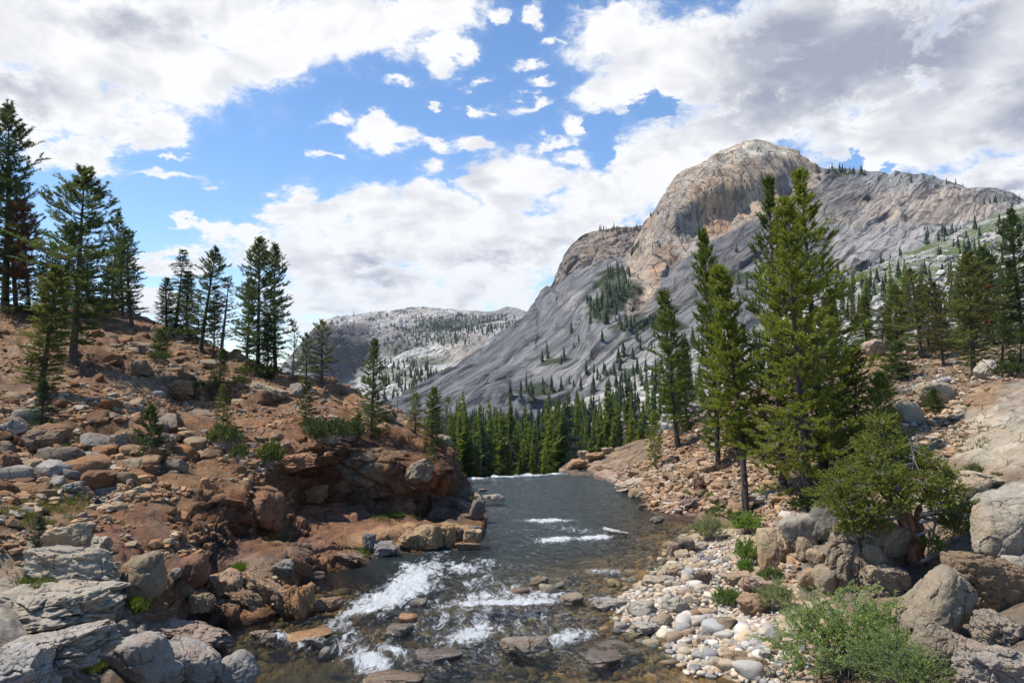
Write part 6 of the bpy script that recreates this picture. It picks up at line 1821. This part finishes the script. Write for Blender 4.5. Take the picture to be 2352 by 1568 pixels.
WIL, GRN, PAL, DKS = (0.235, 0.325, 0.105), (0.19, 0.30, 0.055), (0.26, 0.30, 0.14), (0.075, 0.105, 0.032)
for a in [
    ('willow', 1960, 1540, 170, 200, WIL, 'big grey-green willow bush in the lower right corner', ('R', 'B'), 'willow_shrub', (-.25, 0, 1)),
    ('willow', 2060, 1590, 120, 150, (0.185, 0.26, 0.09), 'darker willow bush at the bottom edge in front of the leaning boulder', ('R',), 'willow_shrub', (0, -.1, 1)),
    ('low', 1668, 1385, 36, 52, (0.165, 0.25, 0.06), 'bright green sprig bush in the middle of the gravel bar', ('B', 'R'), 'willow_shrub', (0, 0, 1)),
    ('pale', 1785, 1398, 48, 78, PAL, 'pale wispy willow beside the reddish tan block', ('B', 'R'), 'willow_shrub', (0, 0, 1)),
    ('low', 1728, 1218, 60, 50, GRN, 'bright green low shrub around the foot of the lone pine', ('R', 'B'), 'green_shrub', (0, 0, 1)),
    ('pale', 1628, 1238, 42, 66, PAL, 'pale grey-green willow at the water edge left of the lone pine', ('R', 'B'), 'willow_shrub', (0, 0, 1)),
    ('low', 1715, 1290, 34, 66, GRN, 'bright green shrub left of the knobbly tan block', ('B', 'R'), 'green_shrub', (0, 0, 1)),
    ('low', 1712, 1308, 22, 34, (0.15, 0.27, 0.03), 'vivid green small shrub at the lower end of the bright one', ('B', 'R'), 'green_shrub', (0, 0, 1)),
    ('low', 1770, 1325, 34, 34, (0.12, 0.18, 0.05), 'dull green shrub under the outcrop', ('B', 'R'), 'green_shrub', (0, 0, 1)),
    ('low', 1690, 1185, 30, 24, (0.12, 0.18, 0.05), 'small green shrub behind the lone pine foot', ('R',), 'green_shrub', (0, 0, 1)),
    ('tuft', 2235, 1078, 26, 22, (0.14, 0.17, 0.07), 'grey-green tuft on top of the right slabs', ('R',), 'green_shrub', (0, 0, 1)),
    ('tuft', 2290, 1092, 20, 16, (0.14, 0.17, 0.07), 'second smaller tuft on the right slabs', ('R',), 'green_shrub', (0, 0, 1)),
    ('tuft', 1590, 1130, 16, 10, GRN, 'small green tuft on the red bank above the water', ('R',), 'green_shrub', (0, 0, 1)),
    ('tuft', 1625, 1140, 12, 14, GRN, 'small green tuft beside the dark red rock', ('R',), 'green_shrub', (0, 0, 1)),
    ('mat', 755, 1012, 60, 62, DKS, 'dark shrub mat spilling over the top of the river cliff', ('L',), 'juniper_shrub', (0, 0, 1)),
    ('mat', 800, 1005, 40, 50, (0.065, 0.095, 0.03), 'darkest shrub between the mat and the lone full pine', ('L',), 'juniper_shrub', (0, 0, 1)),
    ('mat', 718, 985, 28, 36, (0.085, 0.115, 0.034), 'small shrub at the left end of the cliff-top mat', ('L',), 'juniper_shrub', (0, 0, 1)),
    ('mat', 512, 1025, 42, 62, (0.13, 0.165, 0.055), 'round grey-green shrub with a thin young pine rising out of it', ('L',), 'juniper_shrub', (0, 0, 1)),
    ('mat', 548, 1055, 24, 46, (0.12, 0.155, 0.055), 'ragged shrub with bleached twigs below the round shrub', ('L',), 'juniper_shrub', (0, 0, 1)),
    ('mat', 612, 1066, 34, 66, (0.125, 0.17, 0.045), 'green shrub right of the ragged one on the lit slope', ('L',), 'juniper_shrub', (.3, 0, 1)),
    ('mat', 460, 895, 22, 24, DKS, 'dark shrub left of the short dense fir', ('L',), 'juniper_shrub', (0, 0, 1)),
    ('mat', 548, 885, 30, 30, (0.09, 0.115, 0.04), 'olive shrub right of the short dense fir', ('L',), 'juniper_shrub', (0, 0, 1)),
    ('mat', 590, 862, 60, 34, DKS, 'dark low growth under the tallest ridge pine', ('L',), 'juniper_shrub', (0, 0, 1)),
    ('mat', 410, 775, 60, 30, DKS, 'dark low growth under the drooping hemlock', ('L',), 'juniper_shrub', (0, 0, 1)),
    ('mat', 365, 825, 28, 26, MID, 'small olive shrub below the high seedling', ('L',), 'juniper_shrub', (0, 0, 1)),
    ('low', 905, 1182, 26, 16, (0.10, 0.15, 0.04), 'thin green shrub at the foot of the shaded cliff', ('L',), 'green_shrub', (0, 0, 1)),
    ('low', 235, 715, 60, 44, DKS, 'dark brush along the left skyline', ('L',), 'green_shrub', (0, 0, 1)),
    ('low', 60, 725, 60, 36, DKS, 'dark brush under the left edge pines', ('L',), 'green_shrub', (0, 0, 1)),
    ('low', 2330, 860, 60, 40, DKS, 'dark brush at the right edge under the pines', ('R',), 'green_shrub', (0, 0, 1)),
    ('low', 2050, 850, 30, 24, MID, 'low brush between the perched boulder and the slope pines', ('R',), 'green_shrub', (0, 0, 1)),
    ('low', 1860, 1165, 60, 34, (0.075, 0.11, 0.03), 'dark brush at the feet of the bright pine clump', ('R',), 'green_shrub', (0, 0, 1)),
]:
    kind, px, pb, hw, hgt, c, lab, sh, nm, ln = a
    shrub(kind, px, pb, hw, hgt, c, lab, sh, nm, 'shrubs of the river banks', lean=ln)
# grass
for k, (x, y, rx, ry, n, c, lab) in enumerate([(80, 1150, 120, 34, 800, (0.17, 0.22, 0.06), 'bright green grass patch on the lower left slope'), (60, 1190, 110, 20, 400, (0.15, 0.20, 0.06), 'thin grass below the bright patch at left'), (180, 1105, 160, 40, 700, (0.16, 0.18, 0.06), 'sparse dry grass on the lower scree'), (200, 1525, 40, 16, 500, (0.15, 0.24, 0.05), 'grass in the cracks of the granite at the bottom left'),
        (310, 1390, 16, 14, 260, (0.15, 0.25, 0.04), 'grass tuft in the shaded cleft at left'), (545, 1305, 16, 10, 260, (0.14, 0.26, 0.03), 'vivid grass tuft on the sloping ledge'), (835, 1265, 14, 8, 160, (0.14, 0.24, 0.03), 'grass tuft beside the grey waterline rock'), (1090, 1140, 12, 8, 160, (0.16, 0.22, 0.03), 'yellow-green tuft on the rocky point'), (900, 1190, 60, 8, 500, (0.13, 0.22, 0.04), 'green line of grass along the ledge under the cliff'),
        (80, 1345, 60, 12, 400, (0.14, 0.22, 0.05), 'grass under the big pale boulder'), (2140, 860, 120, 30, 900, (0.16, 0.17, 0.06), 'sparse dry grass on the right slope'), (2200, 1000, 90, 40, 500, (0.15, 0.17, 0.06), 'sparse grass among the right slabs'), (220, 1010, 100, 40, 700, (0.14, 0.20, 0.05), 'weeds among the rocks of the middle left slope'), (1690, 1170, 70, 20, 900, (0.13, 0.22, 0.05), 'grass on the bank behind the lone pine'), (1400, 1075, 60, 8, 250, (0.15, 0.20, 0.05), 'grass seam on the far right point')]):
    sheetn = 'L' if x < 1200 else 'R'
    P_, N_ = pick_on(sheetn, [(x, y, rx, ry, n)], 700 + k, zmin=0.05)
    r = np.random.default_rng(800 + k)
    keep = fbm(P_ * 1.1, 3, 900 + k) > -0.05
    P_ = P_[keep]
    n = len(P_)
    if n < 5:
        continue
    B = np.repeat(P_, 6, 0) + r.normal(0, .05, (n * 6, 3)) * np.array([1, 1, 0])
    h_ = r.uniform(.04, .15, (n * 6, 1))
    tip = B + np.concatenate([r.normal(0, .06, (n * 6, 2)), h_], 1)
    a_ = r.uniform(0, 6.28, n * 6)
    w = np.stack([np.cos(a_), np.sin(a_), 0 * a_], -1) * 0.013
    V = np.stack([B - w - [0, 0, .03], B + w - [0, 0, .03], tip], 1).reshape(-1, 3)
    me = mesh_from('grass', V, np.arange(len(V)).reshape(-1, 3), [M_LEAF], False, np.repeat(r.uniform(.7, 1.3, (n * 6, 1)) * np.ones((1, 3)), 3, 0))
    add('grass_patch', me, label=lab, category='grass', kind='stuff', color=np.array(c) * np.array((0.80, 0.66, 0.8)))


# ================================================================== the gnarled juniper
def juniper():
    r = np.random.default_rng(44)
    h = hit(2100, 1292, ('R',), 16)
    Yj = min(h[0][1] if h else 20.0, 20.0) - 0.4
    B = U(2105, 1300, Yj)
    root = add('juniper_tree', None, label='gnarled juniper with shaggy red-brown trunk and bleached lower branches on the right bank', category='juniper tree')
    root.location = [float(c) for c in B]
    w = lambda x, y, dy=0.0: U(x, y, Yj + dy) - B
    trunks = [[(2108, 1310), (2098, 1250), (2088, 1200), (2080, 1150), (2066, 1100), (2050, 1050)], [(2112, 1308), (2090, 1240), (2066, 1190), (2048, 1150), (2010, 1120)], [(2105, 1308), (2112, 1240), (2108, 1190), (2120, 1140), (2150, 1110)]]
    paths, rad = [], []
    for i, t in enumerate(trunks):
        p = np.array([w(x, y, r.normal(0, .08)) for x, y in t])
        s = np.linspace(0, 1, 14)
        p = np.stack([np.interp(s, np.linspace(0, 1, len(p)), p[:, c]) for c in range(3)], -1) + r.normal(0, .02, (14, 3))
        paths.append(p)
        rad.append((0.24, 0.15, 0.16)[i] * (1 - s * .82) * (1 + .12 * np.sin(s * 19 + i)))
    V, F = tubes(paths, rad, 9)
    add('trunk', mesh_from('juniper_trunk', V, F, [M_BARKRED], True), parent=root)
    # foliage clumps: px, py, half width, half height, depth offset
    cl = [(2022, 1000, 40, 26, .4), (2018, 970, 32, 24, .5), (1955, 1212, 34, 18, -.4), (2015, 1205, 34, 18, -.7), (2195, 1212, 34, 18, -.3), (2045, 1030, 50, 32, .2), (2000, 1045, 45, 26, -.2), (1960, 1075, 50, 28, .1), (1925, 1105, 45, 30, -.2), (1905, 1130, 36, 22, .3), (2030, 1085, 60, 34, -.6), (2090, 1075, 50, 30, .2), (2130, 1060, 30, 26, -.1), (1985, 1120, 55, 34, -.7), (1945, 1155, 50, 28, -.4), (2060, 1120, 55, 30, -.8), (2120, 1110, 55, 34, -.5), (2165, 1090, 36, 30, .1),
          (2180, 1125, 46, 30, -.2), (2150, 1155, 50, 28, -.6), (2205, 1160, 46, 22, -.1), (2000, 1170, 46, 26, -.8), (1960, 1190, 40, 22, -.5), (2070, 1160, 40, 24, -.9), (2225, 1185, 36, 16, 0), (2140, 1245, 26, 24, -.5), (2270, 1185, 20, 14, .1), (1990, 1015, 26, 18, .3), (2110, 1040, 26, 16, .3), (2190, 1190, 30, 16, -.3), (1900, 1160, 24, 14, .1)]
    bases, axes, lens, bp, br = [], [], [], [], []
    for (x, y, hw, hh, dy) in cl:
        c = w(x, y, dy)
        a, b = .66 * hw / FP * Yj, .55 * hh / FP * Yj
        src = paths[0][r.integers(6, 13)] if x < 2100 else paths[2][r.integers(5, 13)]
        mid = (src + c) / 2 + r.normal(0, .12, 3) - np.array([0, 0, .1])
        bp.append(np.stack([src, mid, c - np.array([0, 0, b * .3])]))
        br.append(np.array([.05, .032, .015]))
        n = int(110 * (hw * hh / 1400.0) ** .8) + 20
        for k in range(n):
            d = r.normal(size=3)
            d /= np.linalg.norm(d)
            rr = r.uniform(.45, 1.0)
            q = c + d * np.array([a, .8 * a, b]) * rr
            ax = d * np.array([1.0, 1.0, .5]) + np.array([0, 0, .35]) + r.normal(0, .3, 3)
            bases.append(q)
            axes.append(ax / np.linalg.norm(ax))
            lens.append(r.uniform(.12, .32))
            if k % 5 == 0:
                bp.append(np.stack([c - np.array([0, 0, b * .3]), c + (q - c) * .5 + r.normal(0, .04, 3), q]))
                br.append(np.array([.014, .009, .004]))
    # bleached bare boughs under the crown
    dead = [[(2110, 1200), (2150, 1190), (2185, 1205), (2210, 1240)], [(2115, 1180), (2170, 1170), (2215, 1185), (2250, 1215)], [(2105, 1230), (2140, 1215), (2160, 1250), (2180, 1285)], [(2080, 1190), (2040, 1175), (2010, 1195), (1985, 1225)], [(2075, 1160), (2030, 1155), (1990, 1180), (1960, 1200)], [(2112, 1290), (2150, 1275), (2175, 1270), (2195, 1265)], [(2090, 1130), (2090, 1090), (2100, 1050), (2090, 1010)]]
    dp, dr_ = [], []
    for t in dead:
        p = np.array([w(x, y, -.3 + r.normal(0, .25)) for x, y in t])
        dp.append(p)
        dr_.append(np.array([.05, .04, .028, .01]))
        for k in range(16):
            s0 = r.uniform(.3, 1)
            q = np.array([np.interp(s0, np.linspace(0, 1, 4), p[:, c]) for c in range(3)])
            d = r.normal(size=3) * np.array([1, .8, .7]) + np.array([0, 0, -.2])
            ll = r.uniform(.15, .5)
            dp.append(np.stack([q, q + d / np.linalg.norm(d) * ll * .5 + r.normal(0, .03, 3), q + d / np.linalg.norm(d) * ll]))
            dr_.append(np.array([.014, .009, .003]))
    V, F = tubes(bp, br, 5)
    add('boughs', mesh_from('juniper_boughs', V, F, [M_BARKPALE], True), parent=root, kind='stuff')
    V, F = tubes(dp, dr_, 5)
    add('bare_branches', mesh_from('juniper_bare', V, F, [M_DEADWOOD], True), parent=root, kind='stuff')['label'] = 'bleached bare branches under the crown'
    V, F, C = needles(r, np.array(bases), np.array(axes), np.array(lens), 26, .055, .012, .8)
    add('crown', mesh_from('juniper_crown', V, F, [M_NEEDLE], False, C), parent=root, color=(0.19, 0.225, 0.05))


juniper()


# ================================================================== fallen wood
def log(pts, r0, r1, label, name='fallen_log', mat=None, twigs=0, seed=1, lift=.05):
    r = np.random.default_rng(seed)
    p = np.array(pts, float) + np.array([0, 0, lift])
    s = np.linspace(0, 1, 12)
    q = np.stack([np.interp(s, np.linspace(0, 1, len(p)), p[:, c]) for c in range(3)], -1) + r.normal(0, .015, (12, 3))
    V, F = tubes([q], [np.linspace(r0, r1, 12)], 8)
    F = F.tolist() + [list(range(7, -1, -1)), list(range(88, 96))]
    root = add(name, None, label=label, category='log', group=None)
    root.location = [float(c) for c in q[0]]
    add('trunk', mesh_from('log_trunk', V - q[0], F, [mat or M_DEADWOOD], True), parent=root)
    if twigs:
        pp, rr = [], []
        for k in range(twigs):
            b = q[r.integers(0, 12)]
            d = r.normal(size=3) + np.array([-.6, 0, .5])
            ll = r.uniform(.3, 1.1)
            d /= np.linalg.norm(d)
            pp.append(np.stack([b, b + d * ll * .5 + r.normal(0, .05, 3), b + d * ll]) - q[0])
            rr.append(np.array([.02, .012, .004]))
        V, F = tubes(pp, rr, 4)
        add('branches', mesh_from('log_branches', V, F, [mat or M_DEADWOOD], True), parent=root, kind='stuff')


log([onz(1388, 1218, .05), onz(1415, 1223, .1), onz(1440, 1228, 0.02)], .10, .06, 'pale driftwood log caught in the shallow rapids upstream', 'driftwood_log')
hA, hB = hit(2175, 878, ('R',), 14)[0], hit(2075, 905, ('R',), 14)[0]
log([hA, (hA + hB) / 2, hB], .16, .06, 'grey fallen tree with dead twigs on the right slope', 'fallen_log', None, 60, 3, .2)
log([U(962, 1068, 36.0), U(1000, 1072, 35.6), U(1022, 1080, 35.2)], .09, .05, 'weathered log lodged near the river cliff corner', 'fallen_log', None, 0, 5)
log([onz(1538, 1362, .42), onz(1546, 1390, .1)], .05, .03, 'short driftwood stick leaning on the gravel bar', 'driftwood_log')

# ================================================================== the air: thin blue haze that far things fade into
hm, n = new_mat('haze_air')
pv = n('ShaderNodeVolumePrincipled', {'Color': rgb(0.80, 0.88, 1.0), 'Density': 0.00004, 'Anisotropy': 0.1})
n('ShaderNodeOutputMaterial', {'Volume': pv.outputs[0]})
x0, x1, y0, y1, z0, z1 = -9200, 9200, -9200, 9200, -80, 900
V = [(x, y, z) for z in (z0, z1) for y in (y0, y1) for x in (x0, x1)]
F = [(0, 2, 3, 1), (4, 5, 7, 6), (0, 1, 5, 4), (2, 6, 7, 3), (0, 4, 6, 2), (1, 3, 7, 5)]
add('haze', mesh_from('haze', V, F, [hm]), kind='stuff', label='thin blue haze of the mountain air over the valley', category='haze')
